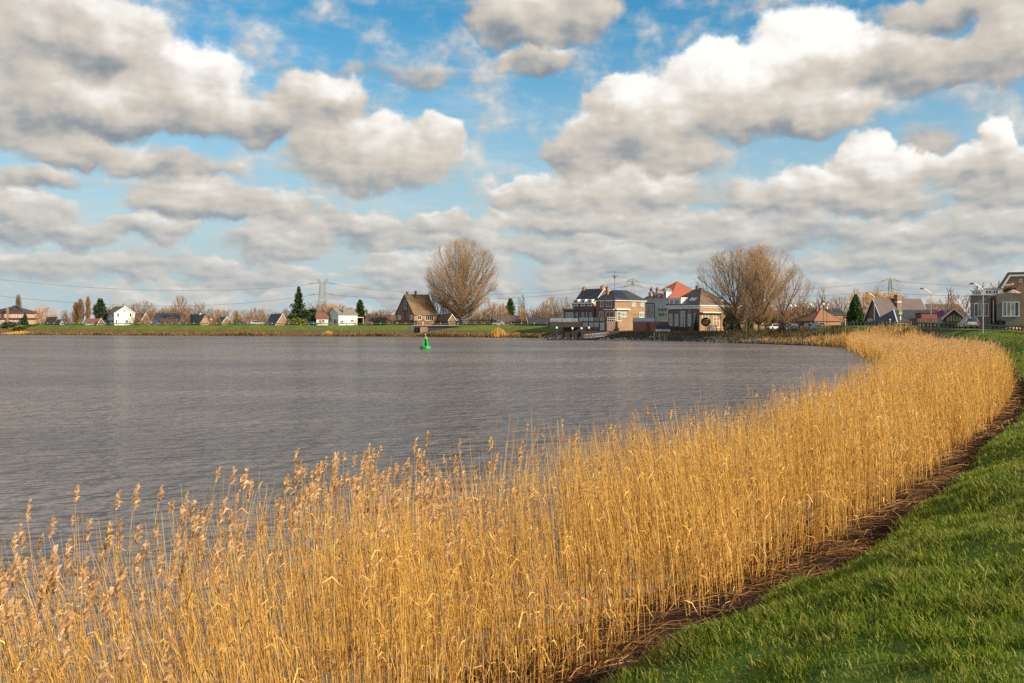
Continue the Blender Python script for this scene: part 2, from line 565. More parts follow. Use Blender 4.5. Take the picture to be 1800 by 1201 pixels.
# control points of the foot of the bank: x, y, profile, reed belt (from, to), reed height
CP = [(-1500, -1300, PA, -6, 0, 2.6), (-400, -380, PA, -6, 0, 2.6), (-110, -120, PA, -6, 0, 2.6), (-42, -48, PA, -6, 0, 2.4), (-16.5, -12, PA, -6, 0, 2.55), (-7.8, .8, PA, -6.2, 0, 2.55), (-3.5, 7.0, PA, -6.3, 0, 2.6),
      (.45, 13.1, PA, -6.3, 0, 2.75), (2.43, 15.7, PA, -6.2, 0, 2.85), (5.69, 19.9, PA, -6.2, 0, 2.9), (8.95, 24.7, PA, -6.3, 0, 3.0), (12.6, 30.4, PA, -6.5, 0, 3.0), (16.4, 36.9, PA, -6.8, 0, 3.0), (20.8, 44, PA, -7.2, 0, 3.0), (27.3, 55.2, PA, -7.8, 0, 3.0),
      (35.2, 70.3, PA, -8.5, 0, 3.0), (43.2, 87.5, PA, -9.5, 0, 3.0), (50.2, 105, PA, -10.5, 0, 3.0), (57.2, 126, PA2, -11.5, .3, 2.9), (63, 148, PA2, -11, .8, 2.9), (67.3, 169, PA3, -9.5, 1.8, 3.2), (69, 183, PB(8.2, 4.1), -7, 3.2, 3.5), (68.5, 196, PB(9.5, 4.2), -3.5, 3.6, 3.1), (65, 212, PB(13, 4.25), -1, 3.5, 1.4),
      (60, 228, PB(18, 4.25), 0, 3.0, 0.9), (55.5, 243, PB(24, 4.2), 0, 2, .7), (50, 255, PC(43), 0, 1, .4), (45, 266, PC(43), 0, .5, .4), (39.5, 281, PC(42), 0, .5, .4), (28, 293, PC(36), 0, .5, .4), (16, 303, PC(28), 0, .5, .4), (6, 322, PDk, 0, 3, .8), (0, 331, PDk, 0, 4, .9),
      (-40, 350, PDk, 0, 4, .9), (-83, 365, PDk, 0, 4, .9), (-141, 381, PDk, 0, 4, .9), (-209, 407, PDk, 0, 4, .9), (-330, 450, PDk, 0, 4, .9), (-620, 540, PDk, 0, 4, .9), (-1700, 760, PDk, 0, 4, .9)]


def catmull(a, t):
    n = len(a)
    i = np.clip(np.floor(t).astype(int), 0, n - 2)
    f = (t - i).reshape(-1, *([1] * (a.ndim - 1)))
    p0, p1, p2, p3 = a[np.clip(i - 1, 0, n - 1)], a[i], a[i + 1], a[np.clip(i + 2, 0, n - 1)]
    return 0.5 * (2 * p1 + (p2 - p0) * f + (2 * p0 - 5 * p1 + 4 * p2 - p3) * f * f + (3 * p1 - p0 - 3 * p2 + p3) * f ** 3)


CXY = np.array([c[:2] for c in CP], float)
CPR = np.array([c[2] for c in CP], float)                 # n, 16, 2
CRB = np.array([c[3:6] for c in CP], float)
_t = np.linspace(0, len(CP) - 1, 200001)
_p = catmull(CXY, _t)
_ds = np.hypot(*np.diff(_p, axis=0).T)
_s = np.concatenate([[0], np.cumsum(_ds)])


def lin(a, t):
    i = np.clip(np.floor(t).astype(int), 0, len(a) - 2)
    f = (t - i).reshape(-1, *([1] * (a.ndim - 1)))
    return a[i] * (1 - f) + a[i + 1] * f


def shore(s):
    """Point, outward (landward) normal and control parameter at arc length s."""
    s = np.asarray(s, float)
    t = np.interp(s, _s, _t)
    p = np.stack([np.interp(s, _s, _p[:, 0]), np.interp(s, _s, _p[:, 1])], 1)
    w = 2.0 + 0.02 * np.hypot(p[:, 0], p[:, 1])
    a = np.stack([np.interp(s - w, _s, _p[:, 0]), np.interp(s - w, _s, _p[:, 1])], 1)
    b = np.stack([np.interp(s + w, _s, _p[:, 0]), np.interp(s + w, _s, _p[:, 1])], 1)
    d = b - a
    d /= np.linalg.norm(d, axis=1)[:, None]
    return p, np.stack([d[:, 1], -d[:, 0]], 1), t


def undulate(x, y, d):
    r = np.hypot(x, y)
    near = np.exp(-r / 70.0)
    w = np.clip((d - 0.2) / 1.2, 0, 1) * np.clip((30 - d) / 10, 0, 1)
    u = vnoise(x / 2.9, y / 2.9, 3) * 0.78 + vnoise(x / 1.1, y / 1.1, 4) * 0.24 + vnoise(x / 0.45, y / 0.45, 5) * 0.06
    u2 = vnoise(x / 9, y / 9, 6) * 0.5
    return w * (u * near + u2 * np.clip(r / 60, 0, 1) * 0.5)


def height(t, d, x, y):
    pr = lin(CPR, t)                                        # N,16,2
    z = np.empty(len(d))
    k = np.clip((pr[:, :, 0] <= d[:, None]).sum(1) - 1, 0, 14)
    idx = np.arange(len(d))
    d0, d1 = pr[idx, k, 0], pr[idx, k + 1, 0]
    z0, z1 = pr[idx, k, 1], pr[idx, k + 1, 1]
    f = np.clip((d - d0) / np.maximum(d1 - d0, 1e-6), 0, 1)
    return z0 + (z1 - z0) * f + undulate(x, y, d)


def on_bank(s, d):
    p, n, t = shore(s)
    x, y = p[:, 0] + n[:, 0] * d, p[:, 1] + n[:, 1] * d
    return x, y, height(t, d, x, y), t


def s_at(i):                         # arc length at control point i
    return float(np.interp(i, _t, _s))


def build_ground():
    ss_, s = [], s_at(1)
    while s < s_at(len(CP) - 1) - 30:
        p = (np.interp(s, _s, _p[:, 0]), np.interp(s, _s, _p[:, 1]))
        ss_.append(s)
        s += min(25.0, max(0.22, math.hypot(*p) * 0.011))
    s = np.array(ss_)
    n = len(s)
    t = np.interp(s, _s, _t)
    pr = lin(CPR, t)[:, :, 0]                                # offsets of the profile, n,16
    sub = [1, 1, 1, 3, 4, 4, 6, 8, 6, 5, 5, 6, 4, 3, 3]
    rows = []
    mats = []
    for k, m in enumerate(sub):
        for j in range(m):
            rows.append(pr[:, k] + (pr[:, k + 1] - pr[:, k]) * (j / m) ** (3 if k == 14 else 1))
            mats.append(k)
    rows.append(pr[:, 15])
    R = len(rows)
    P, N, _ = shore(s)
    V = np.zeros((R, n, 3))
    for r, d in enumerate(rows):
        x, y = P[:, 0] + N[:, 0] * d, P[:, 1] + N[:, 1] * d
        V[r, :, 0], V[r, :, 1], V[r, :, 2] = x, y, height(t, d, x, y)
    idx = np.arange(R * n).reshape(R, n)
    q = np.stack([idx[:-1, :-1], idx[:-1, 1:], idx[1:, 1:], idx[1:, :-1]], -1).reshape(-1, 4)
    me = mesh_np('ground', V.reshape(-1, 3), quads=q, smooth=True)
    for m in ('mud', 'turf', 'farbank', 'field', 'rough_bank'):
        me.materials.append(M(m))
    zone = np.interp(t[:-1], range(len(CP)), [0] * 20 + [2] * 6 + [3] * 5 + [1] * (len(CP) - 31))
    mi = np.zeros((R - 1, n - 1), np.int32)
    for r in range(R - 1):
        k = mats[r]
        near, far = (0 if k < 6 else 1), (2 if k < 8 else 1)
        fore = 4 if 4 <= k < 10 else (0 if k < 4 else 1)
        hs = 4 if k < 9 else 1
        mi[r] = np.where(zone < 1e-6, near, np.where(zone > 2.5, hs, np.where(zone > 1.5, fore, far)))
        if zone is not None:
            mi[r] = np.where((t[:-1] > 30.5), far, mi[r])
        if k >= 13:
            mi[r] = 3
    me.polygons.foreach_set('material_index', mi.ravel())
    g = link('ground', me)
    tag(g, kind='structure')
    # the dike road on the crest
    dd = np.stack([pr[:, 11] + 2.2, pr[:, 11] + 6.4], 0)
    V = np.zeros((2, n, 3))
    for r in range(2):
        d = dd[r]
        V[r, :, 0], V[r, :, 1] = P[:, 0] + N[:, 0] * d, P[:, 1] + N[:, 1] * d
        V[r, :, 2] = lin(CPR, t)[:, 11, 1] + 0.10
    idx = np.arange(2 * n).reshape(2, n)
    q = np.stack([idx[:-1, :-1], idx[:-1, 1:], idx[1:, 1:], idx[1:, :-1]], -1).reshape(-1, 4)
    o = link('road', mesh_np('road', V.reshape(-1, 3), quads=q), None, 'asphalt')
    tag(o, kind='structure')


build_ground()


def build_water():
    m, nt, b = new_mat('river_water')
    p = geo('Position')
    sp = nt.nodes.new('ShaderNodeSeparateXYZ')
    nt.links.new(p.s, sp.inputs[0])
    x, y = S(sp.outputs[0]), S(sp.outputs[1])
    v1 = vec(x * 0.80 + y * 0.25, y * 1.25 - x * 0.25)
    gust = ss(noise(vec(x * 0.016 + y * 0.008, y * 0.040 - x * 0.004), 1.0, 5.0, 0.65), 0.36, 0.64)
    h = noise(v1, 2.8, 1.0, 0.5) * (0.12 + gust * 0.05) + noise(v1, 1.1, 2.0, 0.5) * (0.58 + gust * 0.20) + noise(v1, 0.3, 1.0, 0.5) * 0.7
    n = nt.nodes.new('ShaderNodeBump')
    n.inputs['Strength'].default_value = 1.0
    n.inputs['Distance'].default_value = 1.0
    nt.links.new(h.s, n.inputs['Height'])
    c = cmix(gust, (0.110, 0.078, 0.055), (0.215, 0.162, 0.118))
    # choppy water: the wave faces that can be seen are tilted towards the eye, so it mirrors an even share of the sky at every distance
    nt.nodes.remove(b)
    df = nt.nodes.new('ShaderNodeBsdfDiffuse')
    gl = nt.nodes.new('ShaderNodeBsdfGlossy')
    mx = nt.nodes.new('ShaderNodeMixShader')
    nt.links.new(c.s, df.inputs['Color'])
    gl.inputs['Roughness'].default_value = 0.16
    gl.inputs['Color'].default_value = (0.9, 0.9, 0.9, 1)
    mx.inputs[0].default_value = 0.40
    for q in (df, gl):
        nt.links.new(n.outputs[0], q.inputs['Normal'])
    nt.links.new(df.outputs[0], mx.inputs[1])
    nt.links.new(gl.outputs[0], mx.inputs[2])
    nt.links.new(mx.outputs[0], nt.nodes['Material Output'].inputs[0])
    # the river fills its bed; its edge runs under the banks
    xs = np.concatenate([[-6000, -2500, -1200], np.arange(-600, 101, 50), [160, 400]])
    ys = np.concatenate([[-3000, -1500, -600], np.arange(-200, 601, 50), [900, 1500, 2500]])
    X, Y = np.meshgrid(xs, ys)
    V = np.stack([X, Y, np.zeros_like(X)], -1).reshape(-1, 3)
    idx = np.arange(X.size).reshape(X.shape)
    q = np.stack([idx[:-1, :-1], idx[:-1, 1:], idx[1:, 1:], idx[1:, :-1]], -1).reshape(-1, 4)
    tag(link('water', mesh_np('water', V, quads=q), None, m), kind='structure')


build_water()

# ------------------------------------------------------------------ reeds, litter and grass
leaf_mat('reed_stem', (0.46, 0.21, 0.04), (0.82, 0.48, 0.11), (0.94, 0.68, 0.24), trans=0.12, rough=0.45, patch=(0.60, 0.36, 0.115), patch_scale=0.8)
leaf_mat('reed_plume', (0.54, 0.32, 0.14), (0.78, 0.53, 0.27), (0.90, 0.69, 0.41), trans=0.45)
leaf_mat('litter', (0.06, 0.028, 0.012), (0.22, 0.10, 0.032), (0.46, 0.26, 0.09), trans=0.05)
leaf_mat('grass_blade', (0.105, 0.165, 0.014), (0.215, 0.300, 0.026), (0.50, 0.45, 0.10), trans=0.5, rough=0.45, patch=(0.33, 0.28, 0.085), patch_scale=0.9)
leaf_mat('bank_weed', (0.09, 0.06, 0.03), (0.24, 0.15, 0.06), (0.52, 0.34, 0.11), trans=0.2)


def stalk_mesh(base, hgt, lean, rad, sides=3, rings=4, tip=0.35):
    """Curved tapering stalks: base (N,3), height (N), lean (N,2) as offset of the tip."""
    N = len(base)
    f = np.linspace(0, 1, rings)
    cx = base[:, None, 0] + lean[:, None, 0] * f[None] ** 1.7
    cy = base[:, None, 1] + lean[:, None, 1] * f[None] ** 1.7
    cz = base[:, None, 2] + hgt[:, None] * f[None]
    r = rad[:, None] * (1 - (1 - tip) * f[None])
    a0 = RNG.uniform(0, 6.28, N)
    V = np.empty((N, rings, sides, 3))
    for k in range(sides):
        a = a0 + 2 * math.pi * k / sides
        V[:, :, k, 0] = cx + r * np.cos(a)[:, None]
        V[:, :, k, 1] = cy + r * np.sin(a)[:, None]
        V[:, :, k, 2] = cz
    idx = np.arange(N * rings * sides).reshape(N, rings, sides)
    nx = np.roll(idx, -1, axis=2)
    q = np.stack([idx[:, :-1], nx[:, :-1], nx[:, 1:], idx[:, 1:]], -1).reshape(-1, 4)
    tips = np.stack([base[:, 0] + lean[:, 0], base[:, 1] + lean[:, 1], base[:, 2] + hgt], 1)
    return V.reshape(-1, 3), q, tips


def ribbons(p0, p1, p2, w):
    """Thin bent ribbons p0-p1-p2 of width w at p0/p1, pointed at p2."""
    N = len(p0)
    d = p2 - p0
    side = np.cross(d, RNG.normal(size=(N, 3)))
    side /= np.linalg.norm(side, axis=1)[:, None] + 1e-9
    s = side * w[:, None] * 0.5
    V = np.stack([p0 - s, p0 + s, p1 - s, p1 + s, p2], 1)
    i = np.arange(N)[:, None] * 5
    return V.reshape(-1, 3), i + np.array([[0, 1, 3, 2]]), i + np.array([[2, 3, 4]])


class Acc:
    def __init__(self):
        self.V, self.Q, self.T, self.n = [], [], [], 0

    def add(self, V, q=None, t=None):
        self.V.append(V)
        if q is not None and len(q):
            self.Q.append(q + self.n)
        if t is not None and len(t):
            self.T.append(t + self.n)
        self.n += len(V)

    def mesh(self, name, smooth=False):
        return mesh_np(name, np.concatenate(self.V), np.concatenate(self.Q) if self.Q else None, np.concatenate(self.T) if self.T else None, smooth)


WIND = np.array([0.55, 0.35])        # plumes hang downwind


def plumes(tips, size, acc, n=16):
    """Feathery drooping seed heads at the stalk tips."""
    for k in range(n):
        N = len(tips)
        f = k / (n - 1)
        a = RNG.uniform(0, 6.28, N)
        dirx = np.cos(a) * 0.30 + WIND[0] * 0.55
        diry = np.sin(a) * 0.30 + WIND[1] * 0.30
        L = size * (0.52 - 0.30 * f) * RNG.uniform(.7, 1.2, N)
        p0 = tips + np.stack([WIND[0] * size * 0.22 * f ** 2, WIND[1] * size * .15 * f ** 2, size * (f * 0.80 - 0.25)], 1)
        p1 = p0 + np.stack([dirx * L * 0.6, diry * L * 0.6, L * 0.42], 1)
        p2 = p0 + np.stack([dirx * L * 1.15, diry * L * 1.15, L * (0.25 + 0.4 * f)], 1)
        acc.add(*ribbons(p0, p1, p2, size * RNG.uniform(.07, .14, N)))


def in_view(x, y, m=1.25, pad=4.0):
    return (y > 1.5) & (np.abs(x) < y * 0.5143 * m + pad)


def build_reeds():
    stems, plume = Acc(), Acc()
    P0 = []
    a, b = s_at(5), s_at(25)
    s = a
    while s < b:                                             # rows of arc length, density falling with distance
        p, _, t = shore(np.array([s]))
        r = math.hypot(*p[0])
        ds = max(0.5, r * 0.02)
        rb = lin(CRB, t)[0]
        dens = 98 / (1 + (r / 30.0) ** 1.45) * (1 + 1.3 * min(1, max(0, (r - 70) / 60)))
        n = int(dens * ds * (rb[1] - rb[0]) + RNG.random())
        P0.append(np.stack([s + RNG.random(n) * ds, rb[0] + (rb[1] - rb[0]) * RNG.random(n) + RNG.normal(size=n) * 0.12], 1))
        s += ds
    P0 = np.concatenate(P0)
    x, y, z, t = on_bank(P0[:, 0], P0[:, 1])
    clump = vnoise(x / 0.9, y / 0.9, 11) + vnoise(x / 0.35, y / 0.35, 12) * 0.7
    keep = in_view(x, y) & (RNG.random(len(x)) < np.clip(0.78 + clump * 1.1, 0.12, 1))
    # thinner towards the open water
    rb = lin(CRB, t)
    edge = (P0[:, 1] - rb[:, 0]) / np.maximum(rb[:, 1] - rb[:, 0], .1)
    keep &= RNG.random(len(x)) < np.clip(0.25 + edge * 2.6, 0, 1) * np.clip(1 + (x + 1) * .05, .55, 1)
    x, y, z, t, rb, edge = x[keep], y[keep], z[keep], t[keep], rb[keep], edge[keep]
    N = len(x)
    r = np.hypot(x, y)
    h = rb[:, 2] * (0.86 + vnoise(x / 2.2, y / 2.2, 13) * 0.34 + vnoise(x / 0.8, y / 0.8, 19) * 0.15 + RNG.normal(size=N) * 0.075)
    lowm = RNG.random(N) < 0.16
    h[lowm] *= RNG.uniform(.35, .85, lowm.sum())
    base = np.stack([x, y, np.maximum(z, -0.25) - 0.05], 1)
    lx = -0.12 + vnoise(x / 3.0, y / 3.0, 14) * 1.0 + vnoise(x / .9, y / .9, 24) * .7 + RNG.normal(size=N) * 0.26
    ly = vnoise(x / 3.0, y / 3.0, 15) * 0.9 + RNG.normal(size=N) * 0.20
    bent = RNG.random(N) < 0.06
    lx[bent] += RNG.normal(size=bent.sum()) * 1.1
    ly[bent] += RNG.normal(size=bent.sum()) * 0.8
    h[bent] *= 0.75
    out = np.where((edge > .84) & (RNG.random(N) < .5) & (r < 90))[0]      # stalks pushed over towards the bank along its edge
    _, nrm, _ = shore(np.interp(t[out], _t, _s))
    push = RNG.uniform(.3, 1.5, len(out))
    lx[out] += nrm[:, 0] * push + RNG.normal(size=len(out)) * .35
    ly[out] += nrm[:, 1] * push + RNG.normal(size=len(out)) * .35
    h[out] *= RNG.uniform(.18, .8, len(out))
    k = (h / 2.9) ** .5
    lean = np.stack([lx * k * .75, ly * k * .75], 1)
    rad = 0.0037 * (1 + r / 26.0) * RNG.uniform(.7, 1.3, N)
    V, q, tips = stalk_mesh(base, h, lean, rad)
    stems.add(V, q)
    # dead leaves along the stalks
    for rep in range(2):
        sel = np.where(RNG.random(N) < np.where(r < 40, 0.62, 0.35))[0]
        f = RNG.uniform(0.25, 0.9, len(sel))
        p0 = base[sel] + np.stack([lean[sel, 0] * f ** 1.7, lean[sel, 1] * f ** 1.7, h[sel] * f], 1)
        a_ = RNG.uniform(0, 6.28, len(sel))
        L = RNG.uniform(.14, .42, len(sel))
        up = RNG.uniform(-.3, .9, len(sel))
        dx = np.stack([np.cos(a_) * 0.45, np.sin(a_) * 0.45, up], 1)
        p1 = p0 + dx * L[:, None] * 0.6
        p2 = p1 + np.stack([np.cos(a_) * 0.6, np.sin(a_) * 0.6, up - 0.9], 1) * L[:, None] * 0.5
        stems.add(*ribbons(p0, p1, p2, 0.011 * (1 + r[sel] / 30)))
    # plumes: plenty on the waterside at the near end and on the far belt, few in between
    left = np.clip((2.0 - x) / 5.0, 0, 1)
    far = np.clip((r - 55) / 60, 0, 1)
    pp = 0.035 + 0.25 * left * np.clip(1.25 - edge, 0, 1) + 0.30 * far
    sel = np.where((RNG.random(N) < pp) & ~lowm & ~bent & (h > rb[:, 2] * .72))[0]
    size = RNG.uniform(.16, .30, len(sel)) * (1 + .18 * left[sel]) * (1 + 0.35 * far[sel])
    nn = r[sel] < 26
    plumes(tips[sel][nn], size[nn], plume, 20)
    plumes(tips[sel][~nn], size[~nn] * 1.15, plume, 7)
    print('reeds', N, 'plumes', len(sel))
    o = link('reeds', stems.mesh('reeds'), None, 'reed_stem')
    tag(o, 'golden dry reed bed along the curved near shore', 'reeds', kind='stuff')
    o2 = link('plumes', plume.mesh('plumes'), o, 'reed_plume')
    tag(o2, kind='stuff')
    # flattened stalks and litter between the reeds and the grass
    acc = Acc()
    P0 = []
    s = a
    while s < s_at(20):
        p, _, t = shore(np.array([s]))
        r = math.hypot(*p[0])
        ds = max(0.5, r * 0.02)
        n = int(200 / (1 + (r / 22.0) ** 1.5) * ds * 1.7)
        P0.append(np.stack([s + RNG.random(n) * ds, -1.2 + RNG.random(n) * 2.2], 1))
        s += ds
    P0 = np.concatenate(P0)
    x, y, z, t = on_bank(P0[:, 0], P0[:, 1])
    keep = in_view(x, y) & (RNG.random(len(x)) < 0.65 + vnoise(x / .7, y / .7, 31))
    x, y, z, P0 = x[keep], y[keep], z[keep], P0[keep]
    N = len(x)
    r = np.hypot(x, y)
    _, nrm, _ = shore(P0[:, 0])
    a_ = np.arctan2(nrm[:, 1], nrm[:, 0]) + RNG.normal(size=N) * 0.75 + np.where(RNG.random(N) < .35, 1.5, 0)
    L = RNG.uniform(.3, 1.4, N)
    up = np.abs(RNG.normal(size=N)) * 0.16
    p0 = np.stack([x, y, z + RNG.uniform(0.0, .10, N)], 1)
    dx = np.stack([np.cos(a_), np.sin(a_), up], 1)
    p1 = p0 + dx * L[:, None] * 0.5 + np.array([0, 0, .03])
    p2 = p0 + dx * L[:, None] - np.stack([np.zeros(N), np.zeros(N), up * .5 * L], 1)
    acc.add(*ribbons(p0, p1, p2, 0.0085 * (1 + r / 22)))
    o = link('reed_litter', acc.mesh('reed_litter'), None, 'litter')
    tag(o, 'brown flattened reed litter strip between reeds and grass', 'litter', kind='stuff')


def build_grass():
    acc = Acc()
    P0 = []
    s = s_at(4)
    while s < s_at(19):
        p, _, t = shore(np.array([s]))
        r = max(3.0, math.hypot(*p[0]))
        ds = max(0.4, r * 0.02)
        W = 9.0
        n = int(5200 / (1 + (r / 7.0) ** 1.75) * ds * W)
        P0.append(np.stack([s + RNG.random(n) * ds, 0.9 + RNG.random(n) * W], 1))
        s += ds
    P0 = np.concatenate(P0)
    x, y, z, t = on_bank(P0[:, 0], P0[:, 1])
    keep = in_view(x, y, 1.15, 1.5) & (y > 2.5)
    x, y, z, P0 = x[keep], y[keep], z[keep], P0[keep]
    tuft = vnoise(x / .55, y / .55, 41) + vnoise(x / .22, y / .22, 42) * .8 + vnoise(x / 2.6, y / 2.6, 43) * 1.1
    edge = np.clip((P0[:, 1] - 1.05 - vnoise(x / .8, y / .8, 47) * .7) / 0.5, 0, 1)
    keep = RNG.random(len(x)) < np.clip(0.66 + tuft * 0.9, 0.34, 1) * (0.25 + .75 * edge)
    x, y, z, tuft = x[keep], y[keep], z[keep], tuft[keep]
    N = len(x)
    r = np.hypot(x, y)
    h = np.clip(0.080 + tuft * 0.095 + np.clip(tuft - .55, 0, 1) * .22 + RNG.normal(size=N) * 0.025, 0.03, .36) * 1.15
    tall = RNG.random(N) < 0.012
    h[tall] *= RNG.uniform(1.4, 2.2, tall.sum())
    a_ = RNG.uniform(0, 6.28, N)
    ln = RNG.uniform(.15, .75, N) * h
    p0 = np.stack([x, y, z - .01], 1)
    lx, ly = np.cos(a_) * ln - 0.02, np.sin(a_) * ln
    p1 = p0 + np.stack([lx * .35, ly * .35, h * .62], 1)
    p2 = p0 + np.stack([lx, ly, h], 1)
    acc.add(*ribbons(p0, p1, p2, 0.0050 * (1 + r / 9.0) * RNG.uniform(.7, 1.4, N)))
    print('grass', N)
    o = link('grass', acc.mesh('grass'), None, 'grass_blade')
    tag(o, 'short green grass on the sloping dike beside the reeds', 'grass', kind='stuff')


def build_bank_weeds():
    acc, acc2 = Acc(), Acc()
    n = 26000
    s = RNG.uniform(s_at(30.7), s_at(36.6), n)
    d = np.abs(RNG.normal(size=n)) * 2.6
    x, y, z, t = on_bank(s, d)
    c = vnoise(x / 9, 0 * x, 51) + vnoise(x / 2.5, d / 2, 52) * .8
    h = np.clip(.75 + c * 1.3 + RNG.normal(size=n) * .15, .2, 1.7) * np.exp(-d / 6)
    N = n
    p0 = np.stack([x, y, z - .05], 1)
    ln = RNG.normal(size=(N, 2)) * .25
    p1 = p0 + np.stack([ln[:, 0] * .4, ln[:, 1] * .4, h * .6], 1)
    p2 = p0 + np.stack([ln[:, 0], ln[:, 1], h], 1)
    acc.add(*ribbons(p0, p1, p2, RNG.uniform(.06, .15, N)))
    # the clump of taller reeds on the far bank and the rough growth round the bay
    for (cx_, cy_, rx_, hh, m) in ((px(877, 334), 334, 3.0, 3.4, 700), (px(576, 361), 362, 2.2, 2.2, 260), (px(40, 405), 404, 8, 1.6, 500)):
        x = cx_ + RNG.normal(size=m) * rx_ * .45
        y = cy_ + RNG.normal(size=m) * .8 + .5
        h = hh * np.clip(1 - np.abs(x - cx_) / rx_ / 1.6, .3, 1) * RNG.uniform(.6, 1.05, m)
        p0 = np.stack([x, y, np.full(m, .2)], 1)
        ln = np.stack([(x - cx_) * .18 + RNG.normal(size=m) * .2, RNG.normal(size=m) * .2], 1)
        p1 = p0 + np.stack([ln[:, 0] * .4, ln[:, 1] * .4, h * .6], 1)
        p2 = p0 + np.stack([ln[:, 0], ln[:, 1], h], 1)
        acc2.add(*ribbons(p0, p1, p2, RNG.uniform(.07, .14, m)))
    tag(link('bank_weeds', acc.mesh('bank_weeds'), None, 'bank_weed'), 'brown dead weeds along the waterline of the far dike', 'weeds', kind='stuff')
    tag(link('bank_reeds', acc2.mesh('bank_reeds'), None, 'reed_stem'), 'golden reed clumps standing at the foot of the far dike', 'reeds', kind='stuff')
    # rough growth on the foreland between the reeds and the waterside houses
    acc = Acc()
    n = 16000
    s = RNG.uniform(s_at(21.5), s_at(30.2), n)
    d = RNG.uniform(.8, 15, n)
    x, y, z, t = on_bank(s, d)
    lim = np.interp(t, [21, 22, 23, 24, 25, 26.5, 30.2], [4.5, 5.5, 8, 11.5, 15, 5.0, 4.5])
    k = d < lim
    x, y, z, d, t = x[k], y[k], z[k], d[k], t[k]
    N = len(x)
    c = vnoise(x / 3, y / 3, 61) + vnoise(x / 1.1, y / 1.1, 62) * .6
    hm = np.interp(t, [21, 25, 26.5, 30.2], [1.1, 1.3, .7, .45])
    h = np.clip(hm * (.75 + c * 1.1) + RNG.normal(size=N) * .15, .15, 2.2)
    p0 = np.stack([x, y, z - .05], 1)
    ln = RNG.normal(size=(N, 2)) * .3
    p1 = p0 + np.stack([ln[:, 0] * .5, ln[:, 1] * .5, h * .6], 1)
    p2 = p0 + np.stack([ln[:, 0], ln[:, 1], h], 1)
    acc.add(*ribbons(p0, p1, p2, RNG.uniform(.04, .10, N)))
    leaf_mat('foreland_weed', (0.035, 0.035, 0.014), (0.11, 0.085, 0.035), (0.30, 0.20, 0.075), trans=0.2)
    tag(link('foreland_weeds', acc.mesh('foreland_weeds'), None, 'foreland_weed'), 'dark rough weeds and brambles on the bank below the tree group', 'weeds', kind='stuff')


build_reeds()
build_grass()
build_bank_weeds()

# ------------------------------------------------------------------ object materials
brick_mat('brick_brown', (0.26, 0.14, 0.07), (0.33, 0.19, 0.10))
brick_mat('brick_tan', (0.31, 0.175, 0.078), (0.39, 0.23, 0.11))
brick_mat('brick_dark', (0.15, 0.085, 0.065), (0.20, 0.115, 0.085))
brick_mat('brick_red', (0.30, 0.105, 0.065), (0.38, 0.15, 0.09))
brick_mat('brick_grey', (0.19, 0.165, 0.145), (0.25, 0.22, 0.19))
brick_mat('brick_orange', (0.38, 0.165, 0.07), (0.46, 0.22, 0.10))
tile_mat('tile_black', (0.028, 0.030, 0.036), (0.055, 0.055, 0.062), rough=0.5)
tile_mat('tile_brown', (0.12, 0.075, 0.05), (0.20, 0.135, 0.09), (0.10, 0.10, 0.05), 0.2)
tile_mat('tile_moss', (0.15, 0.085, 0.045), (0.23, 0.14, 0.065), (0.17, 0.135, 0.045), 0.5)
tile_mat('tile_orange', (0.30, 0.065, 0.028), (0.44, 0.115, 0.045), (0.17, 0.07, 0.04), 0.5)
tile_mat('tile_salmon', (0.26, 0.115, 0.055), (0.36, 0.165, 0.08), (0.20, 0.10, 0.06), 0.4)
tile_mat('tile_red', (0.20, 0.07, 0.05), (0.28, 0.105, 0.07), (0.14, 0.08, 0.06), 0.3)
tile_mat('tile_purple', (0.085, 0.060, 0.060), (0.13, 0.095, 0.09), rough=0.7)
tile_mat('tile_grey', (0.17, 0.155, 0.14), (0.26, 0.24, 0.21), (0.14, 0.14, 0.08), 0.2)
tile_mat('thatch', (0.09, 0.07, 0.055), (0.16, 0.125, 0.09), (0.08, 0.08, 0.05), 0.3, rough=0.95)
plain('white_paint', (0.80, 0.78, 0.74), 0.55, 0.12)
plain('white_render', (0.74, 0.73, 0.70), 0.8, 0.12, 0.6)
plain('cream_render', (0.47, 0.38, 0.27), 0.8, 0.15, 0.6)
plain('blue_grey_paint', (0.50, 0.55, 0.60), 0.6, 0.12)
plain('grey_paint', (0.30, 0.30, 0.30), 0.6, 0.15)
plain('dark_timber', (0.040, 0.034, 0.030), 0.75, 0.4, 1.5)
plain('brown_timber', (0.16, 0.095, 0.055), 0.8, 0.35, 1.5)
plain('pale_timber', (0.36, 0.27, 0.15), 0.85, 0.3, 2.0)
plain('red_board', (0.21, 0.042, 0.036), 0.6, 0.2)
plain('concrete', (0.34, 0.31, 0.27), 0.9, 0.3, 0.5)
plain('wet_concrete', (0.13, 0.115, 0.095), 0.8, 0.4, 0.4)
plain('brown_concrete', (0.36, 0.26, 0.17), 0.9, 0.3, 0.5)
plain('steel_blue', (0.045, 0.055, 0.085), 0.5, 0.3, 1.0)
plain('galvanised', (0.42, 0.43, 0.43), 0.45, 0.2, 2.0, metal=0.6)
plain('rail_steel', (0.20, 0.20, 0.21), 0.55, 0.25, 2.0, metal=0.3)
plain('rail_dark', (0.085, 0.085, 0.092), 0.55, 0.3, 2.0)
plain('post_dark', (0.045, 0.042, 0.045), 0.8, 0.3, 3.0)
plain('pylon_steel', (0.30, 0.31, 0.28), 0.6, 0.15, 1.0)
plain('wire_dark', (0.17, 0.18, 0.19), 0.7, 0.1)
plain('lead', (0.20, 0.215, 0.235), 0.5, 0.2)
plain('solar', (0.012, 0.016, 0.035), 0.25, 0.3, 1.0, spec=0.6)
plain('green_paint', (0.008, 0.27, 0.055), 0.4, 0.3, 1.0, spec=0.5)
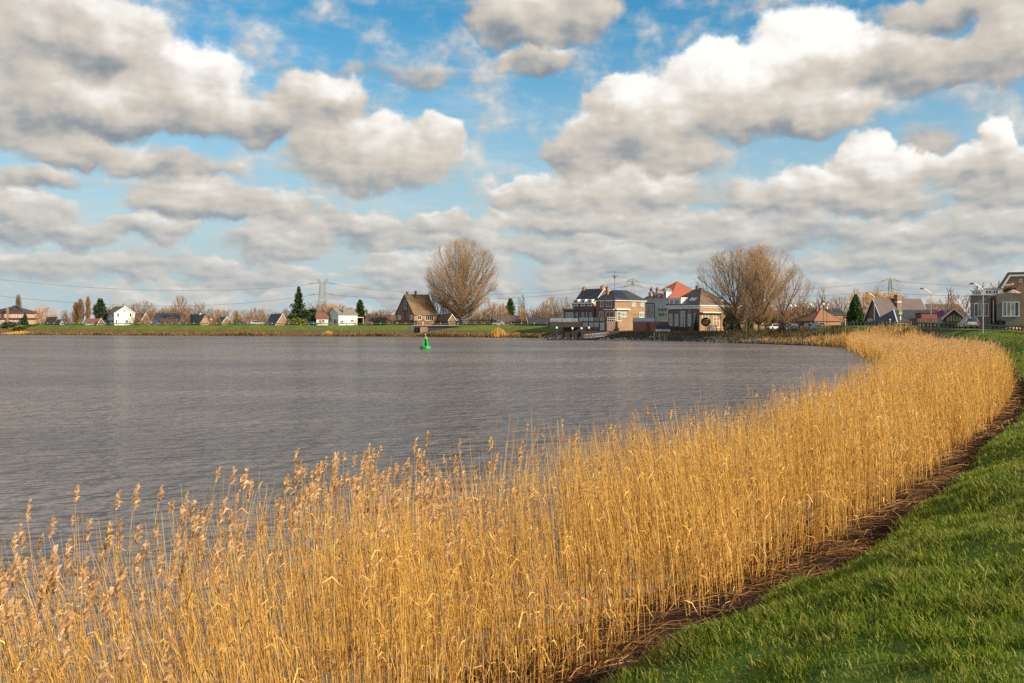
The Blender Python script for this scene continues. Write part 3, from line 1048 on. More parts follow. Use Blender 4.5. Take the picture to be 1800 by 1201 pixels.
plain('dark_green_paint', (0.02, 0.10, 0.05), 0.5, 0.2)
plain('teal_paint', (0.05, 0.28, 0.22), 0.5, 0.2)
plain('blue_cover', (0.012, 0.03, 0.075), 0.6, 0.25)
plain('car_silver', (0.42, 0.48, 0.56), 0.3, 0.05, metal=0.5)
plain('car_black', (0.02, 0.024, 0.03), 0.3, 0.1)
plain('car_blue', (0.025, 0.085, 0.15), 0.3, 0.1)
plain('car_white', (0.72, 0.72, 0.70), 0.35, 0.05)
plain('rubber', (0.02, 0.02, 0.02), 0.85, 0.2)
plain('tail_red', (0.50, 0.02, 0.02), 0.3, 0.1)
plain('plate_yellow', (0.70, 0.48, 0.05), 0.5, 0.1)
plain('sign_red', (0.62, 0.03, 0.05), 0.45, 0.05)
plain('sign_blue', (0.03, 0.10, 0.55), 0.45, 0.05)
plain('sign_green', (0.35, 0.62, 0.16), 0.5, 0.1)
plain('sign_yellow', (0.72, 0.62, 0.12), 0.5, 0.05)
plain('sand', (0.55, 0.35, 0.18), 0.95, 0.3, 3.0)
plain('parasol_cloth', (0.38, 0.28, 0.28), 0.9, 0.1)
plain('denim', (0.10, 0.16, 0.26), 0.9, 0.2)
plain('coat_dark', (0.02, 0.022, 0.03), 0.9, 0.2)
plain('skin', (0.55, 0.34, 0.25), 0.6, 0.05)
plain('opal', (0.80, 0.78, 0.72), 0.4, 0.03)
glass_mat('glass_dark', (0.035, 0.05, 0.065))
glass_mat('glass_sky', (0.22, 0.29, 0.32), 0.15)
glass_mat('glass_light', (0.42, 0.46, 0.45), 0.2)
glass_mat('glass_warm', (0.45, 0.36, 0.20), 0.15)
plain('bark', (0.17, 0.125, 0.085), 0.95, 0.4, 1.0)
plain('bark_grey', (0.16, 0.135, 0.11), 0.95, 0.35, 1.0)
plain('twig_tan', (0.44, 0.275, 0.145), 0.9, 0.25, 0.4)
plain('twig_brown', (0.31, 0.185, 0.09), 0.9, 0.3, 0.4)
plain('twig_red', (0.40, 0.205, 0.09), 0.9, 0.3, 0.4)
plain('twig_gold', (0.66, 0.36, 0.08), 0.9, 0.25, 0.4)
plain('twig_grey', (0.30, 0.22, 0.16), 0.9, 0.3, 0.4)
leaf_mat('needle_dark', (0.016, 0.038, 0.018), (0.042, 0.078, 0.030), (0.085, 0.115, 0.04), trans=0.1)
leaf_mat('needle_green', (0.014, 0.045, 0.012), (0.04, 0.105, 0.02), (0.12, 0.17, 0.03), trans=0.15)
leaf_mat('needle_gold', (0.09, 0.11, 0.012), (0.22, 0.24, 0.025), (0.36, 0.34, 0.04), trans=0.2)
leaf_mat('leaf_green', (0.012, 0.035, 0.010), (0.035, 0.08, 0.02), (0.08, 0.12, 0.03), trans=0.15)
leaf_mat('leaf_olive', (0.03, 0.035, 0.012), (0.075, 0.08, 0.028), (0.15, 0.13, 0.05), trans=0.15)
leaf_mat('hedge_dark', (0.010, 0.014, 0.010), (0.022, 0.030, 0.016), (0.045, 0.05, 0.02), trans=0.1)

# ------------------------------------------------------------------ trees
def tubes(segs, sides):
    """segs: N x 8 (p0, p1, r0, r1) -> vertices, quads."""
    segs = np.asarray(segs, float)
    N = len(segs)
    p0, p1, r0, r1 = segs[:, 0:3], segs[:, 3:6], segs[:, 6], segs[:, 7]
    d = p1 - p0
    d /= np.linalg.norm(d, axis=1)[:, None] + 1e-9
    ref = np.where(np.abs(d[:, 2:3]) > .9, [[1., 0, 0]], [[0., 0, 1]])
    u = np.cross(d, ref)
    u /= np.linalg.norm(u, axis=1)[:, None] + 1e-9
    w = np.cross(d, u)
    V = np.empty((N, 2, sides, 3))
    for k in range(sides):
        a = 2 * math.pi * k / sides
        off = u * math.cos(a) + w * math.sin(a)
        V[:, 0, k] = p0 + off * r0[:, None]
        V[:, 1, k] = p1 + off * r1[:, None]
    idx = np.arange(N * 2 * sides).reshape(N, 2, sides)
    nx = np.roll(idx, -1, axis=2)
    q = np.stack([idx[:, 0], nx[:, 0], nx[:, 1], idx[:, 1]], -1).reshape(-1, 4)
    return V.reshape(-1, 3), q


def branch_path(rng, p, d, L, n, up, wob):
    """A branch as n+1 points that turns upwards as it grows."""
    pts = [p]
    for i in range(n):
        d = d + Vector((0, 0, up / n)) + Vector(rng.normal(size=3)) * wob
        d.normalize()
        p = p + d * (L / n)
        pts.append(p)
    return pts


def grow(seed, H, crown, trunk=0.25, limbs=14, subs=12, twigs=9, fine=0, spread=(15, 60), up=0.7, r0=None, flat=1.0, tw_r=0.025, low=0.12):
    """A bare broadleaved tree: crown = (centre height, half width, half height); every branch ends near that ellipsoid."""
    rng = np.random.default_rng(seed)
    cz, rx, rz = crown
    r0 = r0 or H * 0.016
    big, small = [], []
    top = H * trunk
    tp = [Vector((0, 0, -0.5))]
    nt_ = 5
    for i in range(nt_):
        tp.append(Vector((rng.normal() * .012 * H * .4, rng.normal() * .012 * H * .4, top * (i + 1) / nt_)))
    for i in range(nt_):
        f = i / nt_
        big.append((*tp[i], *tp[i + 1], r0 * (1.25 - .35 * f), r0 * (1.25 - .35 * (f + 1 / nt_))))

    def room(p, d):
        """Distance from p along d to the crown's surface."""
        q = Vector((p.x / rx, p.y / (rx * flat), (p.z - cz) / rz))
        e = Vector((d.x / rx, d.y / (rx * flat), d.z / rz))
        a, b, c = e.dot(e), 2 * q.dot(e), q.dot(q) - 1
        disc = b * b - 4 * a * c
        if disc <= 0:
            return 0.0
        return max(0.0, (-b + math.sqrt(disc)) / (2 * a))

    for i in range(limbs):
        f = (i + .5) / limbs
        ang = math.radians(spread[0] + (spread[1] - spread[0]) * (1 - f) ** .8 + rng.normal() * 5)
        az = i * 2.4 + rng.normal() * .3
        k = low + (1 - low) * f
        start = tp[0].lerp(tp[-1], min(1.0, .35 + .65 * k))
        if f > .55:
            start = tp[-1].copy()
        d = Vector((math.sin(ang) * math.cos(az), math.sin(ang) * math.sin(az), math.cos(ang)))
        L = room(start, d) * rng.uniform(.88, 1.02)
        if L < H * .08:
            L = H * .12
        pts = branch_path(rng, start, d, L, 6, up * .35, .05)
        rl = r0 * rng.uniform(.42, .62)
        for j in range(6):
            g = j / 6
            big.append((*pts[j], *pts[j + 1], rl * (1 - .86 * g), rl * (1 - .86 * (g + 1 / 6))))
        for s_ in range(subs):
            g = .16 + .82 * (s_ + rng.random()) / subs
            j = min(5, int(g * 6))
            p = pts[j].lerp(pts[j + 1], g * 6 - j)
            dd = (pts[j + 1] - pts[j]).normalized()
            side = dd.cross(Vector(rng.normal(size=3))).normalized()
            d2 = (dd + side * rng.uniform(.45, .95)).normalized()
            L2 = min(room(p, d2) * rng.uniform(.75, 1.03), H * .30)
            if L2 < .4:
                L2 = .5
            p2 = branch_path(rng, p, d2, L2, 4, up * .8, .08)
            rs = max(tw_r * 1.4, rl * (1 - .86 * g) * .5)
            for j2 in range(4):
                q = j2 / 4
                big.append((*p2[j2], *p2[j2 + 1], rs * (1 - .7 * q), rs * (1 - .7 * (q + .25))))
            for t_ in range(twigs):
                q = .12 + .88 * (t_ + rng.random()) / twigs
                j2 = min(3, int(q * 4))
                p = p2[j2].lerp(p2[j2 + 1], q * 4 - j2)
                dd = (p2[j2 + 1] - p2[j2]).normalized()
                d3 = (dd + Vector(rng.normal(size=3)) * .42 + Vector((0, 0, up * .45))).normalized()
                L3 = min(max(room(p, d3), .5) * rng.uniform(.7, 1.08), H * .14) * rng.uniform(.6, 1.1)
                p3 = branch_path(rng, p, d3, L3, 2, up * .5, .12)
                for j3 in range(2):
                    small.append((*p3[j3], *p3[j3 + 1], tw_r * (1 - .3 * j3), tw_r * (.7 - .4 * j3)))
                for f_ in range(fine):
                    p = p3[0].lerp(p3[2], rng.uniform(.2, 1))
                    d4 = (d3 + Vector(rng.normal(size=3)) * .42 + Vector((0, 0, up * .4))).normalized()
                    small.append((*p, *(p + d4 * L3 * rng.uniform(.35, .75)), tw_r * .75, tw_r * .35))
    return big, small


def tree_meshes(tag_, *a, **k):
    big, small = grow(*a, **k)
    V, q = tubes(big, 6)
    V2, q2 = tubes(small, 3)
    return mesh_np('trunk_' + tag_, V, quads=q), mesh_np('crown_' + tag_, V2, quads=q2)


def put_tree(name, label, meshes, loc, mats, rz=0.0, scale=1.0, group=None, cat='tree'):
    o = thing(name, label, cat, loc, rz, group)
    o.scale = scale if hasattr(scale, '__len__') else (scale,) * 3
    t = link('trunk', meshes[0], o)
    c = link('crown', meshes[1], o)
    for me, m in ((meshes[0], mats[0]), (meshes[1], mats[1])):
        if not me.materials:
            me.materials.append(M(m))
    return o


def leaf_faces(P, size, rng, normal_bias=None):
    """Small leaf-shaped faces at points P."""
    N = len(P)
    a = rng.normal(size=(N, 3))
    if normal_bias is not None:
        a += normal_bias
    a /= np.linalg.norm(a, axis=1)[:, None]
    b = np.cross(a, rng.normal(size=(N, 3)))
    b /= np.linalg.norm(b, axis=1)[:, None]
    c = np.cross(a, b)
    s = (size * rng.uniform(.6, 1.4, N))[:, None]
    V = np.stack([P - b * s * .5, P + c * s * .28, P + b * s * .5, P - c * s * .28], 1)
    return V.reshape(-1, 3), (np.arange(N)[:, None] * 4 + np.arange(4)[None])


def conifer_mesh(tag_, seed, H, R, kind='cone', n=2600, size=.35, gaps=.35):
    """kind 'cone' dense cypress, 'pine' loose irregular, 'cedar' open tiers."""
    rng = np.random.default_rng(seed)
    P = []
    segs = [(0, 0, -.5, 0, 0, H * .93, H * .018 + .06, .03)]
    if kind == 'cone':
        z = H * (1 - np.sqrt(rng.random(n))) * .97 + H * .02
        f = z / H
        lim = R * np.where(f < .12, .72 + f * 2.3, (1 - f) ** .75 * 1.12)
        a = rng.uniform(0, 6.28, n)
        lump = 1 + vnoise(a * 2.2 + 9, z * 4 / R * .5, seed) * .75
        r = lim * lump * np.sqrt(rng.uniform(.35, 1, n))
        P = np.stack([r * np.cos(a), r * np.sin(a), z], 1)
    else:
        tiers = 8 if kind == 'cedar' else 14
        z0 = .10 if kind == 'cedar' else .30
        for i in range(tiers):
            f = i / (tiers - 1)
            z = H * (z0 + (.97 - z0) * f ** .95)
            if kind == 'cedar':
                L = R * (1.08 - f) ** .85 * rng.uniform(.55, 1.25) + .25
            else:
                L = R * (math.sin(math.pi * (.20 + .74 * f)) ** .7) * rng.uniform(.7, 1.15)
            nb = 6
            for b in range(nb):
                a = b * 6.28 / nb + i * 1.1 + rng.normal() * .3
                Lb = L * rng.uniform(.6, 1.1)
                rise = (-.05 if kind == 'cedar' else .25) * Lb
                segs.append((0, 0, z, Lb * math.cos(a), Lb * math.sin(a), z + rise, .05 * (1.2 - f), .015))
                m = max(6, int(n / tiers / nb))
                t = rng.uniform(.15, 1.05, m)
                w = (.12 + .22 * Lb * (1 - np.abs(t - .6))) * (1 if kind == 'cedar' else 1.25)
                q = np.stack([Lb * t * math.cos(a) + rng.normal(size=m) * w * .7, Lb * t * math.sin(a) + rng.normal(size=m) * w * .7,
                              z + rise * t + rng.normal(size=m) * (H / tiers * (.24 if kind == 'cedar' else .36))], 1)
                P.append(q)
        P = np.concatenate(P)
    V, q = leaf_faces(P, np.full(len(P), size), rng)
    tv, tq = tubes(segs, 5)
    return mesh_np('trunk_' + tag_, tv, quads=tq), mesh_np('crown_' + tag_, V, quads=q)


def bush_mesh(tag_, seed, rx, ry, rz, n, size, box=False, lumps=.5):
    """Dense leafy volume: rounded or box-clipped, with stems inside."""
    rng = np.random.default_rng(seed)
    d = rng.normal(size=(n, 3))
    d /= np.linalg.norm(d, axis=1)[:, None]
    if box:
        P = rng.uniform(-1, 1, (n, 3))
        ax = rng.integers(0, 3, n)
        sgn = rng.choice([-1, 1], n)
        sgn = np.where(ax == 2, 1, sgn)
        P[np.arange(n), ax] = sgn * rng.uniform(.86, 1.03, n)
        P = P * [rx, ry, rz * .5] + [0, 0, rz * .5]
    else:
        a = np.arctan2(d[:, 1], d[:, 0])
        k = 1 + vnoise(a * 1.6 + 5, d[:, 2] * 2.5 + 7, seed) * lumps + vnoise(a * 4 + 5, d[:, 2] * 6 + 7, seed + 1) * lumps * .5
        r = k * rng.uniform(.55, 1, n) ** .4
        P = d * r[:, None] * [rx, ry, rz * .5] + [0, 0, rz * .5]
        P[:, 2] = np.maximum(P[:, 2], .02)
    V, q = leaf_faces(P, np.full(n, size), rng)
    segs = []
    for i in range(7):
        e = rng.normal(size=2) * .35
        segs.append((e[0] * rx * .3, e[1] * ry * .3, -.2, e[0] * rx, e[1] * ry, rz * .7, .05, .02))
    tv, tq = tubes(segs, 4)
    return mesh_np('stems_' + tag_, tv, quads=tq), mesh_np('foliage_' + tag_, V, quads=q)


def put_bush(name, label, meshes, loc, leaf, rz=0.0, scale=1.0, group=None, cat='shrub', parts=('stems', 'foliage')):
    o = thing(name, label, cat, loc, rz, group)
    o.scale = scale if hasattr(scale, '__len__') else (scale,) * 3
    for me, m, nm in ((meshes[0], 'bark', parts[0]), (meshes[1], leaf, parts[1])):
        link(nm, me, o)
        if not me.materials:
            me.materials.append(M(m))
    return o


def at(x, D, z=0.0):
    return (px(x, D), D, z)


# hero trees
D = 392
put_tree('bare_tree', 'tallest bare tree with round fan-shaped crown beside the steep-roofed brick house',
         tree_meshes('great', 3, 34.0, (20.0, 15.2, 15.0), trunk=.24, limbs=30, subs=16, twigs=12, fine=3, spread=(3, 84), up=.62, r0=.62, tw_r=.019, low=.1), at(811, D, 3.2), ('bark', 'twig_tan'))
D = 258
put_tree('bare_tree', 'broad bare riverside tree with spreading limbs behind the villa with the dormer',
         tree_meshes('spreading', 5, 21.5, (14.2, 11.2, 7.6), trunk=.27, limbs=22, subs=15, twigs=11, fine=3, spread=(6, 80), up=.55, r0=.36, tw_r=.014, low=.05), at(1292, D + 4, 2.4), ('bark_grey', 'twig_brown'))
put_tree('bare_tree', 'dense bare riverside tree with forked pale trunks on the weedy bank',
         tree_meshes('forked', 8, 22.0, (14.4, 11.4, 8.2), trunk=.24, limbs=24, subs=15, twigs=11, fine=3, spread=(4, 72), up=.7, r0=.38, tw_r=.014, low=.05), at(1336, D - 3, 2.2), ('bark', 'twig_tan'))
put_tree('bare_tree', 'bare bushy tree sloping down beside the forked riverside tree',
         tree_meshes('sloping', 12, 17.5, (10.8, 9.2, 7.0), trunk=.22, limbs=16, subs=12, twigs=9, fine=2, spread=(8, 68), up=.6, r0=.26, tw_r=.015, low=.05), at(1377, D + 22, 2.8), ('bark_grey', 'twig_red'))
put_tree('bare_tree', 'slender pale multi-stemmed tree on the weedy bank by the water',
         tree_meshes('slender', 15, 12.0, (7.4, 4.4, 5.4), trunk=.3, limbs=9, subs=9, twigs=7, fine=1, spread=(5, 40), up=.7, r0=.13, tw_r=.016), at(1312, D - 8, 1.9), ('bark', 'twig_brown'))

# tree kinds used many times
K = {
    'round': tree_meshes('round', 21, 12, (7.2, 4.6, 5.0), trunk=.25, limbs=12, subs=8, twigs=7, fine=1, spread=(8, 65), tw_r=.035),
    'oval': tree_meshes('oval', 22, 14, (8.4, 3.9, 6.0), trunk=.2, limbs=12, subs=9, twigs=7, fine=1, spread=(5, 45), up=.8, tw_r=.035),
    'scrub': tree_meshes('scrub', 23, 8, (4.2, 4.4, 4.0), trunk=.08, limbs=14, subs=8, twigs=6, fine=1, spread=(5, 70), tw_r=.035, r0=.10),
    'broad': tree_meshes('broad', 24, 11, (6.6, 5.4, 4.4), trunk=.2, limbs=13, subs=8, twigs=7, fine=1, spread=(10, 72), up=.5, tw_r=.032),
    'poplar': tree_meshes('poplar', 25, 17, (9.0, 1.7, 8.2), trunk=.55, limbs=26, subs=7, twigs=6, fine=1, spread=(6, 26), up=1.0, tw_r=.035, low=0.0),
    'pollard': tree_meshes('pollard', 26, 9, (6.8, 2.2, 2.6), trunk=.5, limbs=6, subs=3, twigs=3, fine=0, spread=(8, 42), up=.6, tw_r=.04, r0=.22),
    'willow': tree_meshes('willow', 27, 9.5, (5.2, 5.6, 4.4), trunk=.18, limbs=16, subs=10, twigs=9, fine=2, spread=(8, 75), up=.25, tw_r=.035),
}


def shore_D(x):                      # distance of the far waterline behind photo column x
    return float(np.interp(x, [0, 250, 500, 700, 900, 990], [407, 381, 365, 350, 331, 305]))


FAR = 'bare trees beyond the far dike'
rng = np.random.default_rng(77)
spots = [('round', 250, 'twig_brown', 527, 1.1), ('broad', 262, 'twig_brown', 536, 1), ('oval', 316, 'twig_red', 520, 1), ('round', 348, 'twig_grey', 529, 1.0), ('broad', 290, 'twig_red', 541, 1),
         ('scrub', 112, 'twig_brown', 545, 1), ('scrub', 126, 'twig_red', 549, 1), ('scrub', 196, 'twig_brown', 536, 1), ('scrub', 225, 'twig_grey', 538, 1),
         ('broad', 558, 'twig_grey', 528, 1), ('broad', 573, 'twig_red', 533, 1), ('willow', 590, 'twig_gold', 534, 1), ('scrub', 604, 'twig_red', 538, 1),
         ('round', 770, 'twig_grey', 507, .9), ('broad', 790, 'twig_brown', 521, 1), ('broad', 845, 'twig_tan', 522, 1), ('scrub', 866, 'twig_red', 532, 1), ('oval', 884, 'twig_red', 533, .8),
         ('oval', 917, 'twig_red', 534, .7), ('scrub', 936, 'twig_red', 541, 1), ('scrub', 950, 'twig_brown', 540, 1), ('oval', 957, 'twig_tan', 530, .7), ('broad', 980, 'twig_brown', 519, 1), ('scrub', 968, 'twig_red', 531, 1), ('round', 999, 'twig_grey', 523, .8)]
for x in np.arange(262, 700, 11.5):          # the belt of trees along the horizon
    spots.append((['broad', 'scrub', 'oval', 'round'][rng.integers(4)], x + rng.normal() * 3, ['twig_red', 'twig_brown', 'twig_tan', 'twig_brown'][rng.integers(4)], 543 + rng.normal() * 3.5, rng.uniform(.9, 1.2)))
for x in np.arange(815, 1010, 13):
    spots.append((['scrub', 'broad'][rng.integers(2)], x + rng.normal() * 3, ['twig_red', 'twig_brown'][rng.integers(2)], 546 + rng.normal() * 3, rng.uniform(1, 1.3)))
KH = dict(round=12, oval=14, scrub=8, broad=11, poplar=17, pollard=9, willow=9.5)
KM = {}
LANDMARKS = [(160, 'left of the poplars beyond the far dike'), (240, 'beside the large white house'), (266, 'right of the large white house'), (300, 'behind the long low barn'), (326, 'at the end of the long low barn'), (372, 'behind the brick cottage with white chimney'),
             (400, 'behind the small tan gable'), (430, 'behind the golden-green cypress'), (465, 'behind the white van'), (510, 'behind the tan gable with slate slope'), (545, 'behind the cedar'), (580, 'below the flat-topped pylon'), (630, 'behind the long white cottage'),
             (660, 'behind the thatched house'), (700, 'left of the steep mossy roof'), (775, 'between the mossy roof and the tallest tree'), (840, 'under the tallest tree'), (880, 'behind the long dark hedge'), (910, 'by the green pine above the scrub'), (940, 'below the pollard'), (970, 'behind the sheet-roofed shed'), (2000, 'beside the house with white dormers')]


def kind_mesh(kind, mat):            # one crown mesh per kind and bark tone
    if (kind, mat) not in KM:
        c = K[kind][1] if not K[kind][1].materials else K[kind][1].copy()
        if c.materials:
            c.materials.clear()
        c.materials.append(M(mat))
        KM[(kind, mat)] = (K[kind][0], c)
    return KM[(kind, mat)]


for i, (kind, x, mat, ytop, wid) in enumerate(spots):
    D = shore_D(x) + (58 + rng.uniform(0, 40) if i >= 25 else 62 + rng.uniform(-12, 20))
    h = (pz(ytop, D) - 1.0) / KH[kind]
    lab = {'twig_red': 'reddish-brown bare tree in the row beyond the far dike', 'twig_brown': 'brown bare tree in the row beyond the far dike', 'twig_tan': 'pale tan bare tree in the row beyond the far dike',
           'twig_grey': 'grey bare tree in the row beyond the far dike', 'twig_gold': 'golden willow behind the white cottage with the long roof'}[mat]
    if mat != 'twig_gold':
        where = next(t_ for lim_, t_ in LANDMARKS if x < lim_)
        lab = '%s %s bare tree %s' % ({'twig_red': 'reddish', 'twig_brown': 'brown', 'twig_tan': 'tan', 'twig_grey': 'grey'}[mat], {'round': 'rounded', 'oval': 'narrow', 'scrub': 'bushy', 'broad': 'broad', 'willow': 'low'}[kind], where)
    put_tree('bare_tree', lab, kind_mesh(kind, mat), at(x, D, 1.0), ('bark_grey', mat), rng.uniform(0, 6), (h * wid, h * wid, h), group=FAR)
for x, yt, mat, lab in ((116, 558, 'twig_brown', 'bare shrub in front of the white gabled shed'), (243, 549, 'twig_brown', 'bare shrub before the cottage behind bare trees'), (258, 553, 'twig_red', 'reddish bare shrub left of the long low barn'), (284, 558, 'twig_brown', 'bare shrub half hiding the long low barn'), (301, 556, 'twig_red', 'reddish bare shrub half hiding the long low barn'),
                        (322, 552, 'twig_brown', 'bare shrub between the barn and the white-chimney cottage'), (377, 556, 'twig_red', 'reddish bare shrub beside the far street lamp'), (399, 560, 'twig_brown', 'bare shrub in front of the small tan gable'), (436, 553, 'twig_red', 'reddish bare shrub between the parked cars'), (461, 557, 'twig_brown', 'bare shrub left of the slate slope'),
                        (506, 560, 'twig_tan', 'tan bare shrub at the foot of the cedar'), (645, 560, 'twig_red', 'reddish bare shrub before the brick block'), (690, 557, 'twig_brown', 'bare shrub left of the steep mossy house'), (232, 558, 'twig_grey', 'grey bare shrub in front of the large white house')):
    D = shore_D(x) + 27
    h = (pz(yt, D) - 2.0) / 8
    put_tree('bare_shrub', lab, kind_mesh('scrub', mat), at(x, D, 2.0), ('bark_grey', mat), x, (h, h, h), cat='shrub')
D = 470
put_tree('poplar', 'single slim bare poplar behind the low building with red fascias', kind_mesh('poplar', 'twig_brown'), at(32, D, 1), ('bark_grey', 'twig_brown'), 0, ((pz(517, D) - 1) / 17 * .9,) * 2 + ((pz(517, D) - 1) / 17,))
for x, yt, w, lab in ((133, 530, 1.25, 'broadest of the bare poplars beside the dark pine'), (142, 524, 1.2, 'middle bare poplar of the three beside the dark pine'), (155, 520, .9, 'tallest slim bare poplar next to the dark pine')):
    D = 448
    h = (pz(yt, D) - 1) / 17
    put_tree('poplar', lab, kind_mesh('poplar', 'twig_red'), at(x, D, 1), ('bark_grey', 'twig_red'), x, (h * w, h * w, h), group='poplars beyond the far dike')
D = 446
put_tree('willow', 'round golden willow between the red-fascia building and small white gables', kind_mesh('willow', 'twig_gold'), at(78, D, 1), ('bark_grey', 'twig_gold'), 1, ((pz(539, D) - 1) / 9.5 * .86,) * 2 + ((pz(539, D) - 1) / 9.5,))
# pollards and trees behind the bay
for kind, x, yt, D, mat, w, lab in (('pollard', 922, 519, 405, 'twig_brown', 1.1, 'pollarded tree with bare stubs above the reddish scrub'), ('pollard', 1449, 506, 300, 'twig_brown', .8, 'tall lopped tree with stubs beside the orange-roofed cottages'),
                                   ('pollard', 1502, 507, 300, 'twig_red', .7, 'lopped reddish tree rising behind the green cypress'), ('pollard', 1543, 504, 262, 'twig_brown', .5, 'lopped trunk behind the steep A-frame roof'),
                                   ('willow', 1560, 512, 300, 'twig_gold', 1.3, 'wide golden willow behind the steep A-frame roof'), ('willow', 1520, 514, 310, 'twig_gold', 1.0, 'golden willow between the cypress and the steep A-frame roof'),
                                   ('pollard', 1667, 506, 215, 'twig_brown', .9, 'lopped tree behind the low dark roofs by the street lamps'), ('broad', 1690, 515, 220, 'twig_red', 1.2, 'rounded reddish bare tree beside the grey modern house'),
                                   ('broad', 1642, 524, 235, 'twig_tan', 1.0, 'small tan bare tree behind the chimney of the long roof'), ('scrub', 1752, 497, 215, 'twig_grey', 1.2, 'thin grey bare tree showing above the roof terrace'),
                                   ('broad', 1476, 519, 330, 'twig_grey', 1.0, 'grey bare tree behind the orange-roofed cottages'), ('scrub', 1416, 523, 300, 'twig_tan', 1.6, 'tan bare scrub right of the riverside tree group'),
                                   ('scrub', 1432, 528, 310, 'twig_red', 1.6, 'reddish scrub behind the parked cars'), ('scrub', 1465, 530, 330, 'twig_red', 1.6, 'reddish scrub behind the orange roofs'), ('scrub', 1396, 535, 296, 'twig_red', 1.5, 'red-brown scrub behind the globe lamps')):
    h = (pz(yt, D) - 1.5) / KH[kind]
    put_tree('willow' if kind == 'willow' else 'bare_tree', lab, kind_mesh(kind, mat), at(x, D, 1.5), ('bark_grey', mat), x, (h * w, h * w, h))

# evergreens
def conifer(name, label, seed, x, D, ytop, halfw_px, kind, mat, zb=1.0, n=2600, size=.4):
    H = pz(ytop, D) - zb
    ms = conifer_mesh(name + str(seed), seed, H, halfw_px / FPX * D, kind, n, size)
    return put_bush(name, label, ms, at(x, D, zb), mat, 0, cat='tree', parts=('trunk', 'crown'))


conifer('pine_tree', 'dark bushy pine beside the white gabled house', 1, 176, 432, 527, 12, 'pine', 'needle_dark', n=5200, size=.75)
conifer('cedar_tree', 'tall dark cedar with open tiers of branches', 2, 525, 412, 508, 17, 'cedar', 'needle_dark', n=7500, size=.6)
conifer('pine_tree', 'compact green pine beside the long white cottage', 3, 633, 410, 529, 9, 'pine', 'needle_green', n=3600, size=.65)
conifer('spruce_tree', 'small dark spruce at the corner of the red-fascia building', 4, 44, 428, 548, 7, 'cone', 'needle_dark', n=2200, size=.6)
conifer('cypress_tree', 'golden-green cypress beside the dark blue parked car', 5, 417, 412, 552, 8, 'cone', 'needle_gold', n=2200, size=.55)
conifer('pine_tree', 'green pine rising from the reddish scrub near the pollard', 6, 897, 402, 527, 9, 'pine', 'needle_green', n=3400, size=.6)
conifer('cypress_tree', 'large dense green cypress left of the steep A-frame house', 7, 1504, 250, 515, 18, 'cone', 'needle_green', zb=2.0, n=9000, size=.42)
conifer('cypress_tree', 'slim dark cypress column against the brick villa', 8, 1223.5, 273, 549, 4.0, 'cone', 'needle_dark', zb=2.4, n=1500, size=.22)

b_round = bush_mesh('round', 31, 1, 1, 1.6, 900, .28)
b_dense = bush_mesh('dense', 32, 1, 1, 1.6, 1500, .22)
for x, D, yt, hw, mat, zb, lab in ((548, 404, 543, 13, 'leaf_green', 1.0, 'dark evergreen shrub behind the yellow-green hedge'), (527, 392, 560, 17, 'needle_gold', 2.5, 'yellow-green rounded hedge below the cedar'), (512, 396, 552, 10, 'leaf_green', 1.5, 'dark shrub below the cedar'),
                                  (139, 424, 562, 5, 'needle_gold', 2.0, 'bright yellow-green shrub left of the teal-windowed bungalow'), (18, 419, 566, 14, 'leaf_olive', 1.0, 'low olive shrub in front of the red-fascia building'), (60, 418, 570, 17, 'leaf_green', 1.0, 'dark green shrub at the end of the far dike'),
                                  (40, 414, 574, 16, 'leaf_olive', .6, 'olive bramble at the waterside below the red-fascia building'), (1352, 262, 537, 9, 'leaf_green', 2.6, 'ivy-covered mass under the white gutter behind the forked tree'), (1318, 262, 556, 7, 'leaf_green', 2.4, 'green ivy shrub at the foot of the pale trunks'),
                                  (1294, 265, 561, 9, 'leaf_green', 1.4, 'dark laurel shrub beside the sloping handrail'), (1280, 270, 552, 9, 'leaf_olive', 2.2, 'leafless olive shrub in front of the villa porch'),
                                  (1757, 160, 562, 11, 'hedge_dark', 3.6, 'low dark hedge under the large window of the grey house'), (1776, 170, 505, 10, 'leaf_olive', 10.0, 'olive plants on the terrace of the grey house'),
                                  (1472, 226, 572, 13, 'leaf_green', 2.6, 'green bramble beside the far end of the reeds'), (1440, 232, 577, 14, 'leaf_olive', 1.8, 'dry bramble thicket on the bank above the stones'), (1405, 240, 577, 18, 'leaf_olive', 1.6, 'brown bramble thicket below the parked cars')):
    r = hw / FPX * D
    h = max(.5, (pz(yt, D) - zb)) / 1.6
    put_bush('shrub', lab, b_dense if hw < 12 else b_round, at(x, D, zb), 'leaf_green', x, (r, r, h))
    fo = [o for o in COL.objects][-1]
    me = fo.data.copy() if (fo.data.materials[0] != M(mat)) else fo.data
    if me is not fo.data:
        me.materials.clear()
        me.materials.append(M(mat))
        fo.data = me
# clipped ball tree on a stem
bt = thing('topiary_tree', 'clipped green ball tree on a short stem before the tan brick wall', 'tree', at(1240.5, 271, 2.4))
ms = bush_mesh('ball', 41, 1.32, 1.32, 2.4, 2600, .2, lumps=.12)
link('crown', ms[1], bt, 'leaf_green').location = (0, 0, 1.55)
MB().tube((0, 0, -.2), (0.05, 0, 2.3), .09, .07).obj('trunk', 'bark', bt)
# hedges
for x0, x1, yt, D, lab in ((692, 727, 564, 372, 'dark clipped hedge before the steep-roofed brick house'), (808, 872, 562.5, 366, 'long dark clipped hedge beside the tallest bare tree'), (727, 806, 564.5, 374, 'dark garden hedge with white posts before the garage gable')):
    w = (x1 - x0) / FPX * D
    ms = bush_mesh('hedge%d' % x0, x0, w / 2, .9, pz(yt, D) - 3.4, int(w * 170), .26, box=True)
    put_bush('hedge', lab, ms, at((x0 + x1) / 2, D, 3.4), 'hedge_dark', 0, cat='hedge')

